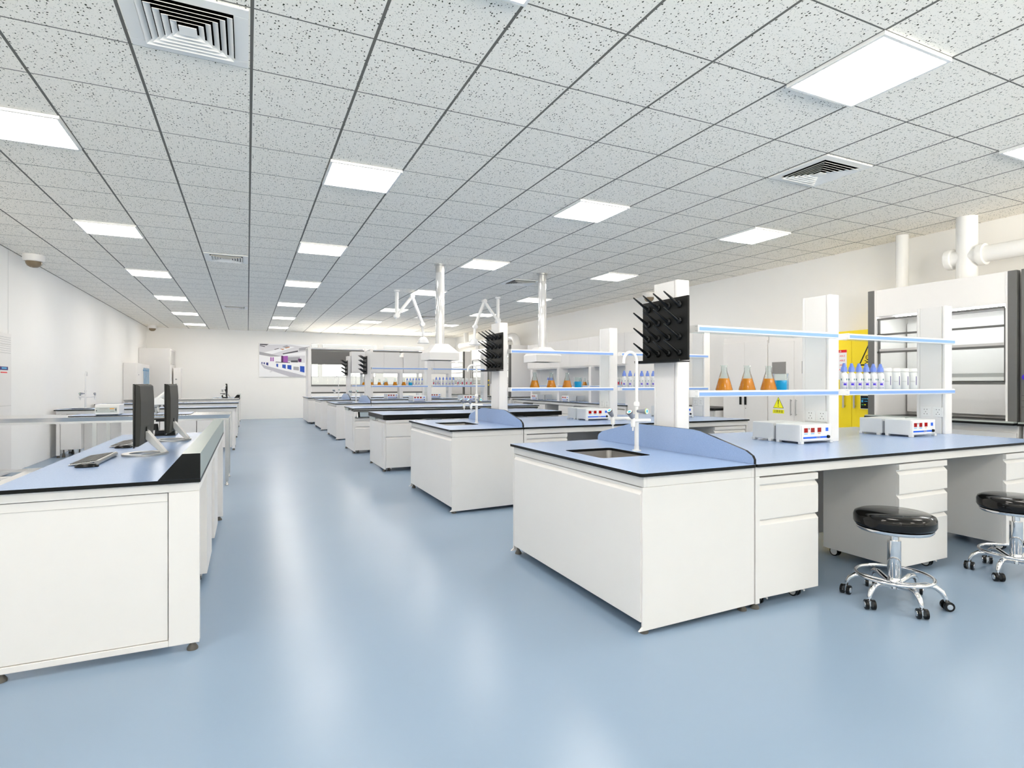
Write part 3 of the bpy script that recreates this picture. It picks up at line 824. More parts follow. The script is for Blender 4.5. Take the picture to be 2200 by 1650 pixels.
# ------------------------------------------------------------------ right wall
def fume_hood(label, y0, y1, knobs=False, sticker=False, xf=6.85):
    t = thing('fume_hood', label, 'fume hood', (xf, y0, 0), 0, 'fume hoods on the right wall')
    W = y1-y0; H = 2.365; D = X1-.03-xf
    MB().box(.03, D, 0, W, .07, .835).build('base_cabinet', WHITE, t, .002)
    for a, b in ((.01, W/2-.004), (W/2+.004, W-.01)):
        d = MB().box(.008, .03, a, b, .08, .76).build('door', WHITE, t, .002)
        MB().box(.0, .008, (b-.05 if a < .1 else a+.03), (b-.03 if a < .1 else a+.05), .5, .66).build('handle', SILVER, d)
    m = MB().box(-.075, D, -.001, W+.001, .836, .858, 0).box(-.065, .0, .0, W, .858, .872, 1)
    m.build('worktop', [BLACK, GLASSGRN], t)
    for a, b in ((0, .075), (W-.075, W)):
        MB().box(-.005, .06, a, b, .873, H).build('side_post', DKGREY, t, .002)
    for a in (.0755, W-.095): MB().box(.0, .05, a, a+.0195, .873, H).build('post_trim', WHITE, t)
    MB().box(.005, .03, .096, W-.096, 2.05, H).build('fascia', WHITE, t, .002)
    m = MB().box(.061, D, 0, .03, .86, H).box(.061, D, W-.03, W, .86, H).box(D-.03, D, .031, W-.031, .86, H).box(.031, D-.031, .031, W-.031, H-.02, H)
    m.build('casing', WHITE, t)
    MB().box(.10, D-.032, .032, W-.032, 2.06, 2.075).build('chamber_ceiling', WHITE, t)
    m = MB()
    for z0, z1 in ((.90, 1.26), (1.28, 1.64), (1.66, 2.0)): m.box(D-.10, D-.09, .06, W-.06, z0, z1)
    m.build('baffle', WHITE, t)
    MB().box(.2, .26, .2, W-.2, 2.035, 2.058).build('tube_light', HOODLAMP, t)
    s = MB()
    for z in (2.015, 1.83, 1.622, 1.250): s.box(.02, .04, .115, W-.097, z-.011, z+.011)
    s.box(.02, .04, W-.125, W-.105, 1.26, 2.004).box(.02, .04, .104, .116, 1.26, 2.004)
    sash = s.build('sash_frame', DKGREY, t)
    MB().box(.028, .032, .12, W-.12, 1.265, 2.0).build('glass', GLASS, sash)
    MB().box(.020, .022, .12, W-.12, 1.633, 1.660).build('pull_strip', MIDGREY2, sash)
    MB().box(.035, .05, .115, W-.1, 1.315, 1.355).build('inner_rail', MIDGREY2, t)
    if knobs:
        for i, z in enumerate((1.95, 1.72, 1.34, 1.2)):
            MB().lathe([(0, -.03), (.02, -.03), (.022, 0)], (-.005, W-.037, z), 'x', 10).build('knob', YELLOW, t)
    if sticker:
        MB().box(.018, .0195, W*.15, W*.45, 1.40, 1.60).build('sticker', PINK, t)
    return t
MIDGREY2 = noisy(mat('soft_grey_trim', (.52, .51, .50), .4), 15, .02)
fume_hood('large white fume hood with dark side posts, right wall, beside the yellow cabinet', 2.99, 4.47)
h2 = fume_hood('nearest fume hood at the right edge of the view, blue knob on its post', 1.46, 2.955)
MB().lathe([(0, -.028), (.012, -.028), (.028, -.022), (.018, -.012), (.026, -.006), (.012, 0)], (-.006, 1.455, 1.31), 'x', 8, sm=False).build('knob', INDIGO, h2)
m = MB()
for z in (1.13, 1.08, 1.02): m.box(-.008, -.0055, 1.425, 1.49, z, z+.003)
m.build('switch_panel', BLACK, h2)
fume_hood('fume hood with yellow knobs at the far end of the wall bench', 14.95, 16.5, knobs=True)
fume_hood('fume hood with a pale red sticker far down the right wall', 16.53, 18.1, sticker=True)
fume_hood('farthest fume hood near the corner of the right wall', 18.82, 20.4)

def duct(name, label, build, loc):
    t = thing(name, label, 'duct', loc); build(t); return t
def f(t):
    MB().lathe([(.069, 2.37-2.37), (.069, CZ-2.37-.001)], seg=28).build('pipe', WHITE2, t)
    MB().lathe([(.069, .012), (.085, .012), (.085, 0), (.069, 0)], seg=28).build('flange', WHITE2, t)
duct('exhaust_pipe', 'slim white exhaust pipe rising from the large fume hood beside the yellow cabinet', f, (7.40, 4.40, 2.368))
def f(t):
    MB().lathe([(.099, 0), (.099, CZ-2.369)], seg=32).build('riser', WHITE2, t)
    z = .285
    MB().tube([(-.0, .16, z), (0, -2.2, z)], .088, 28).build('branch_pipe', WHITE2, t)
    for y in (.16, -.15):
        MB().lathe([(.088, -.03), (.115, -.03), (.118, 0), (.115, .03), (.088, .03)], (0, y, z), 'y', 28).build('flange', WHITE2, t)
duct('exhaust_duct', 'thick white vertical duct with a horizontal branch above the nearest fume hoods', f, (7.25, 3.62, 2.368))
def f(t):
    z = .15; p = [(0, 5.0, z), (0, .35, z)]
    for k in range(1, 9):
        a = PI/2*k/8; p.append((0, .35-.25*math.sin(a), z-.25*(1-math.cos(a))))
    p.append((0, .10, -.13))
    MB().tube(p, .115, 24).build('main_pipe', WHITE2, t)
    for y in (3.3, 2.2, .5): MB().lathe([(.115, -.03), (.135, -.03), (.135, .03), (.115, .03)], (0, y, z), 'y', 24).build('collar', WHITE2, t)
    MB().lathe([(.09, .16), (.09, CZ-2.501)], (0, 4.4, 0), 'z', 20).build('riser', WHITE2, t)
    MB().lathe([(.08, -.13), (.08, .1)], (0, 3.3, 0), 'z', 20).build('drop_pipe', WHITE2, t)
duct('exhaust_duct', 'long white horizontal duct with an elbow above the far fume hoods', f, (7.25, 15.2, 2.50))

# yellow safety cabinet
t = thing('safety_cabinet', 'bright yellow hazard cabinet with a skull warning sign', 'cabinet', (7.10, 4.50, 0))
MB().box(.022, .52, 0, .72, .0, 1.935).build('body', YELLOW, t, .003)
for a, b in ((.004, .349), (.353, .716)): MB().box(.0, .02, a, b, .07, 1.80).build('door', YELLOW, t, .002)
for y in (.300, .445):
    m = MB().box(-.035, -.022, y-.011, y+.011, .93, 1.20).box(-.022, 0, y-.006, y+.006, .95, .965).box(-.022, 0, y-.006, y+.006, 1.165, 1.18)
    m.build('handle', SILVER, t, .002)
s = MB().box(-.003, -.0005, .415, .56, 1.30, 1.69).build('notice', PAPER, t)
MB().box(-.0045, -.0032, .415, .56, 1.655, 1.69).build('header', REDINK, s)
RX = lambda x, y, z: Matrix.Translation((x, y, z)) @ Matrix(((0, 0, -1, 0), (-1, 0, 0, 0), (0, 1, 0, 0), (0, 0, 0, 1)))
put_text('\u54c1', .026, s, RX(-.0052, .50, 1.672), PAPER)
for k, z in enumerate((1.61, 1.55, 1.49, 1.43)): put_text('ABLE' if k < 3 else 'A', .034, s, RX(-.0038, .475 if k < 3 else .51, z), REDINK)
# triangular sign with skull and bones
sg = MB(); yc, zb, hw, hh = .135, 1.475, .125, .26
tri = lambda e: [(yc+hw-e*1.55, zb+e), (yc-hw+e*1.55, zb+e), (yc, zb+hh-e*2.1)]
sg.prism(tri(0), 'x', -.0015, -.0003, 0)
w = sg.build('warning_triangle', INK, t)
sg = MB().prism(tri(.018), 'x', -.0025, -.0016, 0); sg.build('triangle_field', YELLOW, w)
sg = MB().lathe([(.022, -.0036), (.030, -.0036)], (0, yc, zb+.105), 'x', 20).box(-.0036, -.0026, yc-.011, yc+.011, zb+.068, zb+.084)
for a in (-1, 1):
    sg.lathe([(0, -.0036), (.006, -.0036)], (0, yc+a*.010, zb+.106), 'x', 10)
    sg.prism([(yc-.045*a, zb+.028), (yc-.040*a, zb+.020), (yc+.045*a, zb+.062), (yc+.040*a, zb+.070)], 'x', -.0036, -.0026)
sg.build('skull_and_bones', INK, w)
d = MB().box(-.018, 0, .105, .225, .925, 1.10).build('display_panel', WHITE2, t, .003)
MB().box(-.0195, -.0182, .112, .218, .932, 1.093).build('display', BLKPL, d)
m = MB()
for k in range(4): m.box(-.0205, -.0196, .122+k*.022, .136+k*.022, 1.05, 1.062, 0)
m.box(-.0205, -.0196, .185, .207, 1.01, 1.04, 0).box(-.0205, -.0196, .13, .17, 1.02, 1.028, 0).box(-.0205, -.0196, .18, .205, .975, .985, 1).box(-.0205, -.0196, .15, .17, .975, .985, 2)
m.build('screen_icons', [CYANP, mat('green_icon', (.05, .45, .1), .4), SIGNYEL], d)

# white safety cabinet pair
t = thing('safety_cabinet', 'white cabinet with yellow warning triangles and slim handles', 'cabinet', (7.10, 5.27, 0))
MB().box(.022, .52, 0, .89, .0, 1.96).build('body', WHITE, t, .002)
for n, (a, b) in enumerate(((.004, .436), (.440, .886))):
    d = MB().box(.0, .02, a, b, .07, 1.86).build('door', WHITE, t, .002)
    wy = (a+b)/2+ (.03 if n == 1 else -.03)
    MB().box(-.004, 0, wy-.12, wy+.12, 1.39, 1.565).build('window', noisy(mat('grey_door_window_%d' % n, (.27, .26, .25), .35), 20), d, .001)
    hy = (.395, .478)[n]
    MB().box(-.03, -.02, hy-.006, hy+.006, .79, 1.02).box(-.02, 0, hy-.004, hy+.004, .80, .81).box(-.02, 0, hy-.004, hy+.004, 1.0, 1.01).build('handle', SILVER, d)
    yy = wy+.01
    tr = MB().prism([(yy+.092, .885), (yy-.092, .885), (yy, 1.050)], 'x', -.002, -.0004).build('triangle_outline', INK, d)
    MB().prism([(yy+.084, .890), (yy-.084, .890), (yy, 1.040)], 'x', -.0032, -.0022).build('warning_triangle', SIGNYEL, tr)
    MB().prism([(yy-.008, 1.01), (yy+.008, 1.01), (yy+.004, .935), (yy-.004, .935)], 'x', -.0045, -.0034).box(-.0045, -.0034, yy-.006, yy+.006, .908, .922).build('exclamation_mark', INK, tr)
    lb = MB().box(-.002, -.0004, yy-.098, yy+.098, .808, .862).build('caption', SIGNYEL, d)
    put_text('\u6ce8\u610f\u5b89\u5168', .042, lb, RX(-.0032, yy, .835), INK)
t = thing('storage_cabinet', 'plain white cabinet with two short black handles, left of the warning signs', 'cabinet', (7.10, 6.17, 0))
MB().box(.022, .52, 0, .88, .0, 1.99).build('body', WHITE, t, .002)
for n, (a, b) in enumerate(((.004, .436), (.440, .876))):
    d = MB().box(.0, .02, a, b, .07, 1.90).build('door', WHITE, t, .002)
    hy = (.412, .51)[n]
    MB().box(-.018, 0, hy-.016, hy+.016, .915, 1.10).build('handle', BLACK, d, .003)
MB().lathe([(0, -.004), (.006, -.004), (.006, 0)], (0, .412, .86), 'x', 10).build('keyhole', BLACK, t)

# low wall bench, tall cupboard, wall bench with overhead cabinets
t = thing('wall_bench', 'low wall bench with black edge and grey front, between tall white cabinets', 'bench', (6.98, 7.12, 0))
MB().box(.02, .65, 0, 1.32, .06, .80).build('body', WHITE, t, .002)
MB().box(-.02, .655, -.005, 1.33, .81, .84).build('slab', BLACK, t)
MB().box(.0, .0195, .02, .60, .2, .79).build('grey_front', noisy(mat('pale_grey_panel', (.55, .55, .54), .4), 12, .02), t)
MB().box(-.02, -.001, .33, .35, .66, .77).build('handle', BLACK, t, .002)
t = thing('tall_cupboard', 'tall plain white cupboard on the right wall behind the nearest peg rack', 'cabinet', (6.95, 8.5, 0))
MB().box(.022, .67, 0, .95, .0, 2.24).build('body', WHITE, t, .002)
for a, b in ((.004, .473), (.477, .946)): MB().box(0, .02, a, b, .07, 2.235).build('door', WHITE, t, .002)

worktop('wall_worktop', 'long blue worktop with thin black edge on the right wall bench', 6.93, X1-.01, 9.48, 14.93, r=.006)
for k, (a, b) in enumerate(((9.5, 10.6), (11.6, 12.3), (13.0, 13.7), (14.3, 14.9))):
    c = thing('wall_cabinet', 'white drawer cabinet under the right wall bench, %s from the camera' % ('nearest', 'second', 'third', 'farthest')[k], 'cabinet', (6.97, a, 0), 0, 'cabinets under the right wall bench')
    MB().box(.022, .64, 0, b-a, .055, TZ-TT-.002-.055).build('body', WHITE, c, .002)
    m = MB().prism([(0, .52), (0, .70), (.020, .72), (.02, .52)], 'y', 0, b-a); m.build('drawer', WHITE, c)
    m = MB().prism([(0, .055), (0, .49), (.020, .51), (.02, .055)], 'y', 0, b-a); m.build('drawer', WHITE, c)
t = thing('bench_apron', 'white rail running under the edge of the right wall worktop', 'rail', (6.95, 9.5, TZ-TT-.056), 0)
MB().box(0, .03, 0, 5.42, 0, .055).build('rail', WHITE, t)
for yy in (.01, 5.38): MB().box(0, .03, yy, yy+.03, -.732, 0).build('leg', WHITE, t)
t = thing('wall_cupboard', 'long row of white wall cupboards above the right wall bench', 'cabinet', (7.22, 9.47, 1.63))
MB().box(.022, .42, 0, 5.05, 0, .70).build('body', WHITE, t, .002)
for k in range(11): MB().box(0, .02, k*.459+.002, k*.459+.457, .03, .695).build('door', WHITE, t, .001)
t = thing('wall_rack', 'white posts and glass shelf standing on the right wall bench below the cupboards', 'shelf', (7.16, 9.7, TZ+.0005))
ps = (0.0, 1.42, 2.90, 4.40)
for p in ps: MB().box(0, .25, p, p+.11, 0, .822).build('post', WHITE, t, .002)
for a, b in zip(ps, ps[1:]):
    s = MB().box(.0, .25, a+.112, b-.002, .385, .393).build('shelf', SHELFGL, t)
    MB().box(-.03, -.002, a+.112, b-.002, .355, .398).build('rail', WHITE2, s)
    MB().box(-.0315, -.0302, a+.115, b-.005, .368, .385).build('insert_strip', BLUESTR, s)
zs = TZ+.394
for k in range(3): bottle('tiny blue-capped bottle, %s of three on the right wall bench shelf' % ('nearest', 'middle', 'farthest')[k], (7.26, 13.15+.11*k, zs), 'bottles on the wall bench shelf')
jar('white jar with red label left of the bottles on the wall shelf', (7.26, 12.75, zs), 'jars on the wall bench shelf', True)
for k in range(3): jar('white jar with red label, %s of three at the near end of the wall shelf' % ('nearest', 'middle', 'farthest')[k], (7.26, 9.95+.12*k, zs), 'jars on the wall bench shelf', True)
flask('orange flask partly behind the blue beaker on the wall bench shelf', (7.26, 11.75, zs), 'flasks on the wall bench shelf')
flask('orange flask nearest the blue beaker on the wall bench shelf', (7.26, 11.55, zs), 'flasks on the wall bench shelf')
beaker('blue-filled beaker on the wall bench shelf', (7.26, 11.33, zs), 'beakers on the wall bench shelf')
for k, y in enumerate((12.35, 14.0)):
    r = instrument('white heater box on the right wall bench, %s one' % ('nearer', 'farther')[k], (7.08, y, TZ+.0005), 'heaters on the wall bench'); r.rotation_euler = (0, 0, -PI/2)
    for ch in []: pass

# ------------------------------------------------------------------ stools
def stool(label, x, y, rz=0.0):
    t = thing('lab_stool', label, 'stool', (x, y, 0), rz, 'round black stools on casters')
    MB().lathe([(0, .430), (.170, .430), (.196, .438), (.203, .452), (.203, .486), (.196, .503), (.175, .513), (.09, .517), (0, .518)], seg=48).build('seat_cushion', VINYL, t)
    MB().lathe([(0, .402), (.12, .402), (.183, .412), (.190, .420), (.190, .4295), (0, .4295)], seg=48).build('seat_ring', CHROME, t)
    MB().lathe([(.020, .28), (.020, .402)], seg=20).build('gas_piston', CHROME, t)
    MB().lathe([(.0195, .352), (.034, .352), (.034, .150), (.030, .146), (.030, .138), (.034, .134), (.034, .080), (0, .080)], seg=24).build('column', CHROME, t)
    fr = MB().torus((0, 0, .150), .190, .0095)
    for k in range(3):
        a = k*PI*2/3+.5; c, s_ = math.cos(a), math.sin(a); fr.tube([(.028*c, .028*s_, .112), (.10*c, .10*s_, .130), (.188*c, .188*s_, .150)], .007, 10)
    fr.build('foot_ring', CHROME, t)
    lg = MB().tube([(.02, 0, .095), (.09, 0, .108), (.15, 0, .122), (.19, 0, .118), (.22, 0, .096), (.235, 0, .066), (.237, 0, .048)], [.012, .014, .015, .015, .0145, .012, .008], 12)
    cs = MB()
    cs.box(-.004, .014, -.009, .009, .018, .046, 0)
    for sy in (-1, 1):
        cs.lathe([(0, sy*.010), (.0265, sy*.010), (.0265, sy*.025), (.015, sy*.027)], (.008, 0, .0265), 'y', 20, 1)
        cs.lathe([(.0155, sy*.0255), (.0145, sy*.029), (0, sy*.030)], (.008, 0, .0265), 'y', 20, 0)
    leg = caster_ = None
    for k in range(6):
        a = k*PI/3+.02
        if leg is None:
            leg = lg.build('leg', CHROME, t); cc = cs.build('caster', [CHROME, BLKPL], leg)
            cc.location = (.236, 0, 0); cc.rotation_euler = (0, 0, .5); o, c2 = leg, cc
        else:
            o = leg.copy(); COL.objects.link(o); o.parent = t
            c2 = cc.copy(); COL.objects.link(c2); c2.parent = o; c2.rotation_euler = (0, 0, (.5, -.4, 1.2, .9, -.2, .4)[k])
        o.rotation_euler = (0, 0, a)
    return t
stool('round black vinyl stool with chrome foot ring in front of the middle drawer cabinet', 3.365, 2.045, .02)
stool('round black vinyl stool cut off by the right edge of the view', 4.545, 1.99, .02)

# ------------------------------------------------------------------ left side
def computer_bench(label, y0, y1, g='L1', near=True):
    x0, x1 = -1.02, -.2
    w = worktop('desk_worktop', 'blue worktop of the %s' % label, x0+.04, x1, y0, y1, r=.003)
    le = thing('raised_ledge', 'slope-sided ledge with grey-green top on the %s' % label, 'ledge', (x1, y0, TZ+.0005))
    m = MB().prism([(-.172, 0), (-.074, .118), (0, .118), (0, 0)], 'y', 0, y1-y0, 1, 0)
    m.build('ledge', [BLACK, LEDGE], le)
    c = thing('desk_cabinet', 'white panelled end of the %s' % label, 'cabinet', (x0+.05, y0+.015, 0))
    D = y1-y0-.03; W = x1-x0-.055; zt = TZ-TT-.001
    MB().box(0, W, 0, D, zt-.040, zt).build('apron', WHITE, c, .0015)
    MB().box(W-.125, W, .0, .05, .035, zt-.041).box(0, .012, 0, .05, .035, zt-.041).box(.013, W-.126, 0, .05, .035, .062).build('end_frame', WHITE, c, .0015)
    MB().box(.015, W-.129, .006, .04, .065, zt-.044).build('end_panel', WHITE, c, .0015)
    MB().box(.015, W-.129, .0045, .006, zt-.082, zt-.080).build('panel_line', MIDGREY2, c)
    MB().box(W-.14, W, D-.05, D, .035, zt-.041).box(0, .06, D-.05, D, .035, zt-.041).build('far_leg', WHITE, c, .0015)
    MB().box(W-.20, W-.13, .052, D-.052, .06, zt-.041).build('modesty_panel', WHITE, c)
    for fx in (.03, W-.03):
        for fy in (.02, D-.03): foot(c, fx, fy)
    return c
LEDGE = noisy(mat('grey_green_ledge', (.30, .36, .34), .28), 20, .03)
computer_bench('computer bench at the left front', 3.035, 5.90)
computer_bench('far computer bench on the left', 18.2, 20.85)
for yy, lab in ((4.05, 'white pedestal on casters in the aisle side of the left front bench, nearer'), (4.95, 'white pedestal on casters in the aisle side of the left front bench, farther')):
    c = thing('pedestal_unit', lab, 'cabinet', (-.345, yy, 0), 0, 'pedestals under the left front bench')
    MB().box(0, .115, 0, .52, .058, .715).build('body', WHITE, c, .002)
    caster(c, .06, .08); caster(c, .06, .44)

def monitor(label, x, y0, z=TZ):
    t = thing('computer_monitor', label, 'monitor', (x, y0, z+.0005), 0, 'monitors facing left')
    W, z0, z1 = .53, .072, .438
    m = MB().prism([(-.030, z0), (-.030, z1), (-.020, z1), (-.006, z1-.01), (0, z1-.10), (0, z0+.12), (-.008, z0+.01), (-.012, z0)], 'y', 0, W, 0)
    m.build('back_shell', SCRBACK, t, .003)
    f_ = MB().box(-.040, -.0305, -.004, W+.004, z0-.008, z1+.003).build('bezel', BLKPL, t, .002)
    MB().box(-.0412, -.0402, .012, W-.012, z0+.02, z1-.012).build('screen', SCREEN, f_)
    MB().box(-.002, .003, W*.38, W*.60, z0+.055, z0+.105).build('port_recess', BLACK, t, .001)
    MB().lathe([(0, .005), (.007, .005), (.007, .002)], (0, W*.45, z0+.08), 'x', 10).build('logo_disc', SILVER, t)
    yc = W*.44
    MB().prism([(-.004, .15), (.008, .148), (.105, .014), (.080, .010), (-.004, .10)], 'y', yc-.045, yc+.045, 0).build('stand_neck', SILVER, t, .002)
    R = .11
    pts_o = [(-.01+.125*math.cos(a), yc+.125*math.sin(a)) for a in [2*PI*k/36 for k in range(36)]]
    pts_i = [(-.01+.085*math.cos(a), yc+.085*math.sin(a)) for a in [2*PI*k/36 for k in range(36)]]
    m = MB(); n = 36
    vs = [(p[0], p[1], 0) for p in pts_o]+[(p[0], p[1], .012) for p in pts_o]+[(p[0], p[1], .012) for p in pts_i]+[(p[0], p[1], 0) for p in pts_i]
    fs = []
    for r_ in range(4):
        for i in range(n): fs.append((r_*n+i, r_*n+(i+1) % n, ((r_+1) % 4)*n+(i+1) % n, ((r_+1) % 4)*n+i))
    m._add(vs, fs, 0, True); m.build('stand_ring', SILVER, t)
    return t
monitor('nearer black monitor on a silver ring stand, left front bench', -.568, 3.955)
monitor('second black monitor behind the first on the left front bench', -.517, 4.90)
monitor('tiny black monitor on the far computer bench', -.55, 19.0)

def keyboard(label, x, y, rz=0):
    t = thing('keyboard', label, 'keyboard', (x, y, TZ+.0005), rz, 'slim black keyboards')
    MB().prism([(0, .002), (0, .006), (.125, .022), (.125, .016)], 'y', 0, .43).build('case', SILVER, t, .001)
    MB().tube([(.130, -.002, .013), (.130, .432, .013)], .012, 14).build('battery_tube', SILVER, t)
    m = MB()
    for r in range(5):
        for c in range(14):
            if r == 0 and 4 <= c <= 8:
                if c > 4: continue
                xa, ya, w = .006, .012+c*.0291, .0291*5-.003
            else: xa, ya, w = .006+r*.0232, .012+c*.0291, .026
            m.box(xa, xa+.0205, ya, ya+w, .0045+xa*.128, .0095+xa*.128)
            for i in range(-8, 0):
                v = m.v[i]; m.v[i] = (v[0], v[1], v[2]+(v[0]-xa)*.128)
    m.build('keys', KEYS, t)
    return t
keyboard('slim black keyboard in front of the nearer monitor', -.875, 3.78, -.02)
keyboard('slim black keyboard in front of the second monitor', -.87, 4.76, -.02)
def mouse(label, x, y):
    t = thing('computer_mouse', label, 'mouse', (x, y, TZ+.0005), 0, 'black mice')
    m = MB(); n = 20; rr = [(.92, 0), (1.0, .004), (.93, .010), (.74, .016), (.45, .020), (.01, .021)]
    m.lathe([(r_*.03, h) for r_, h in rr], seg=24)
    for i, v in enumerate(m.v): m.v[i] = (v[0]*1.85, v[1]*1.0, v[2])
    m.build('shell', BLKPL, t); return t
mouse('flat black mouse beside the nearest keyboard', -.775, 3.70); mouse('flat black mouse beside the second keyboard', -.775, 4.69)
mouse('black mouse on the far computer bench', -.80, 19.0)

def microscope(label, x, y, s=1.0):
    t = thing('microscope', label, 'microscope', (x, y, TZ+.0005), 0, 'microscopes')
    MB().box(-.10, .11, -.09, .09, 0, .012).prism(rrect(-.05, .10, -.06, .06, .03), 'z', .012, .045).build('base', BLKPL, t, .004)
    MB().prism([(.055, .045), (.095, .045), (.075, .20), (.02, .305), (-.03, .305), (-.03, .27), (.005, .265), (.04, .19)], 'y', -.022, .022).build('arm', NAVYBLK, t, .003)
    MB().box(-.10, .035, -.075, .075, .135, .149).box(-.04, .03, -.05, .05, .120, .135).build('stage', BLKPL, t, .002)
    MB().tube([(.06, -.045, .10), (.06, .045, .10)], .018, 16).tube([(-.045, 0, .045), (-.045, 0, .10)], [.022, .016], 16).build('focus_knobs', BLKPL, t)
    m = MB().lathe([(0, .185), (.008, .185), (.012, .205), (.014, .235), (.030, .245), (.032, .262), (0, .265)], (-.04, 0, 0), 'z', 16)
    m.tube([(-.05, .012, .25), (-.063, .03, .20)], [.011, .007], 12).tube([(-.03, -.012, .25), (-.02, -.03, .20)], [.011, .007], 12)
    m.build('objectives', SILVER, t)
    MB().prism([(-.075, .262), (.03, .262), (.03, .30), (-.03, .335), (-.075, .30)], 'y', -.035, .035).build('head', WHITE2, t, .004)
    for sy in (-.018, .018):
        MB().tube([(-.03, sy, .31), (.055, sy*1.4, .385)], [.018, .016], 16).build('eyepiece_tube', WHITE2, t)
        MB().tube([(.055, sy*1.4, .385), (.078, sy*1.4, .405)], .0175, 16).build('eyepiece', BLKPL, t)
    return t
NAVYBLK = noisy(mat('blue_black_enamel', (.012, .016, .03), .2), 30, .1)
microscope('black and white microscope between the two monitors on the left front bench', -.665, 5.70)
microscope('tiny black microscope beside the far monitor', -.63, 18.9)

# steel table with a blue slab standing in for a reflection
def steel_table(label, y0, y1, x0, x1, z=.87):
    t = thing('steel_table', label, 'table', ((x0+x1)/2, (y0+y1)/2, 0))
    m = MB().box(x0+.02, x1-.02, y0+.02, y1-.02, z-.068, z-.045)
    vs = [(x0, y0, z), (x1, y0, z), (x1, y1, z), (x0, y1, z), (x0+.02, y0+.02, z-.045), (x1-.02, y0+.02, z-.045), (x1-.02, y1-.02, z-.045), (x0+.02, y1-.02, z-.045)]
    m._add(vs, [(0,1,2,3), (7,6,5,4), (0,4,5,1), (1,5,6,2), (2,6,7,3), (3,7,4,0)], 0, False)
    m.build('top', TABST, t, w=True)
    for xx in (x0+.06, (x0+x1)/2, x1-.04):
        for yy in (y0+.03, y1-.07):
            MB().box(xx-.02, xx+.02, yy, yy+.04, .05, z-.069).build('leg', STEEL, t, w=True)
            MB().lathe([(0, 0), (.022, 0), (.022, .01), (.012, .02), (.012, .05)], (xx, yy+.02, 0), 'z', 14).build('foot', STEEL, t, w=True)
    return t
TABST = noisy(mat('satin_steel_top', (.74, .74, .735), .22, .85), 6, .04)
steel_table('long stainless steel table behind the left front bench, blue reflection slab on top', 7.80, 8.60, -2.95, -.19)
t = thing('reflection_slab', 'blue slab with black edge standing in for a reflection on the nearest steel table', 'mat', (-1.24, 8.2, .8705))
MB().prism(rrect(-.61, .61, -.25, .30, .05), 'z', 0, .008, 0, 1).build('mat', [BLACK, TOPBLUE], t)  # solid blue shape in place of a reflection in the steel
t = thing('power_supply', 'pale box instrument with a small printed panel on the blue reflection slab', 'instrument', (-1.60, 8.0, .879))
MB().box(0, .235, .01, .30, .008, .125).build('housing', INSTR, t, .005)
MB().box(0, .235, .0, .01, .012, .118).build('front_frame', WHITE2, t, .002)
p = MB().box(.008, .215, -.002, -.0003, .030, .092).build('control_panel', noisy(mat('grey_green_panel', (.52, .56, .54), .4), 20, .02), t)
m = MB().box(.045, .125, -.003, -.0021, .072, .082, 0).box(.145, .188, -.003, -.0021, .072, .082, 2).box(.200, .208, -.003, -.0021, .05, .078, 1).box(.012, .022, -.003, -.0021, .050, .06, 1)
for k in range(3): m.box(.152+k*.012, .158+k*.012, -.003, -.0021, .042, .047, 1)
m.box(.045, .10, -.003, -.0021, .055, .057, 0).box(.045, .085, -.003, -.0021, .045, .047, 0)
m.build('printed_markings', [GREYINK, BLACK, ORANGEP], p)
MB().box(.01, .04, .02, .28, 0, .008).box(.19, .22, .02, .28, 0, .008).build('feet', BLACK, t)
steel_table('farther white-topped steel table on the left', 15.7, 16.5, -2.6, -.19)

# sink bench by the left wall and the one behind it
def left_bench(label, y0, sink=True, x0=-2.94):
    d = .78; hole = (-2.82, -2.50, y0+.2, y0+.58) if sink else None
    worktop('bench_worktop', 'blue worktop with black edge of the %s' % label, x0, -.185, y0, y0+d, hole=hole, r=.01)
    if sink: basin('steel sink let into the %s' % label, hole, y0)
    f_ = thing('side_bench', 'white bench under the blue worktop, %s' % label, 'bench', (x0+.03, y0+.02, 0))
    L = -.19-x0-.05; zt = TZ-TT-.001
    MB().box(0, L, 0, .03, zt-.055, zt).build('apron', WHITE, f_, .0015)
    MB().box(0, L, d-.07, d-.04, zt-.055, zt).build('rear_apron', WHITE, f_)
    for xx in (0, L-.05):
        MB().box(xx, xx+.05, 0, .03, .035, zt-.056).box(xx, xx+.05, d-.07, d-.04, .035, zt-.056).build('leg', WHITE, f_)
        foot(f_, xx+.025, .02); foot(f_, xx+.025, d-.06)
    c = thing('base_cabinet', 'white door cabinets under the left half of the %s' % label, 'cabinet', (x0+.09, y0+.03, 0))
    MB().box(0, .28, .02, .68, .13, .60).box(0, .02, .02, .68, .60, zt-.058).box(.26, .28, .02, .68, .60, zt-.058).build('body', WHITE, c, .002)
    b_ = thing('back_panel', 'plain white panel closing the back of the %s' % label, 'panel', (x0+.372, y0+.22, 0))
    MB().box(0, .566, 0, .015, .0, zt-.07).build('panel', WHITE, b_)
    drawer_front(0, .28, .13, zt-.07).build('door', WHITE, c)
    for fx in (.03, .25):
        for fy in (.05, .6): foot(c, fx, fy)
    for o in [q for q in children(c) if q.name.startswith('foot')]: o.scale = (1, 1, 2.8)
    c = thing('base_cabinet', 'wide white door cabinets under the middle of the %s' % label, 'cabinet', (-2.0, y0+.03, 0))
    for k in range(3):
        MB().box(k*.58, k*.58+.57, .02, .68, .06, zt-.058).build('body', WHITE, c, .002)
        drawer_front(k*.58+.002, k*.58+.568, .06, zt-.07).build('door', WHITE, c)
    for fx in (.05, .85, 1.65):
        for fy in (.05, .6): foot(c, fx, fy)
    for o in [q for q in children(c) if q.name.startswith('foot')]: o.scale = (1, 1, 1.3)
left_bench('sink bench by the left wall', 11.86)
left_bench('bench behind the left sink bench', 14.62, True)
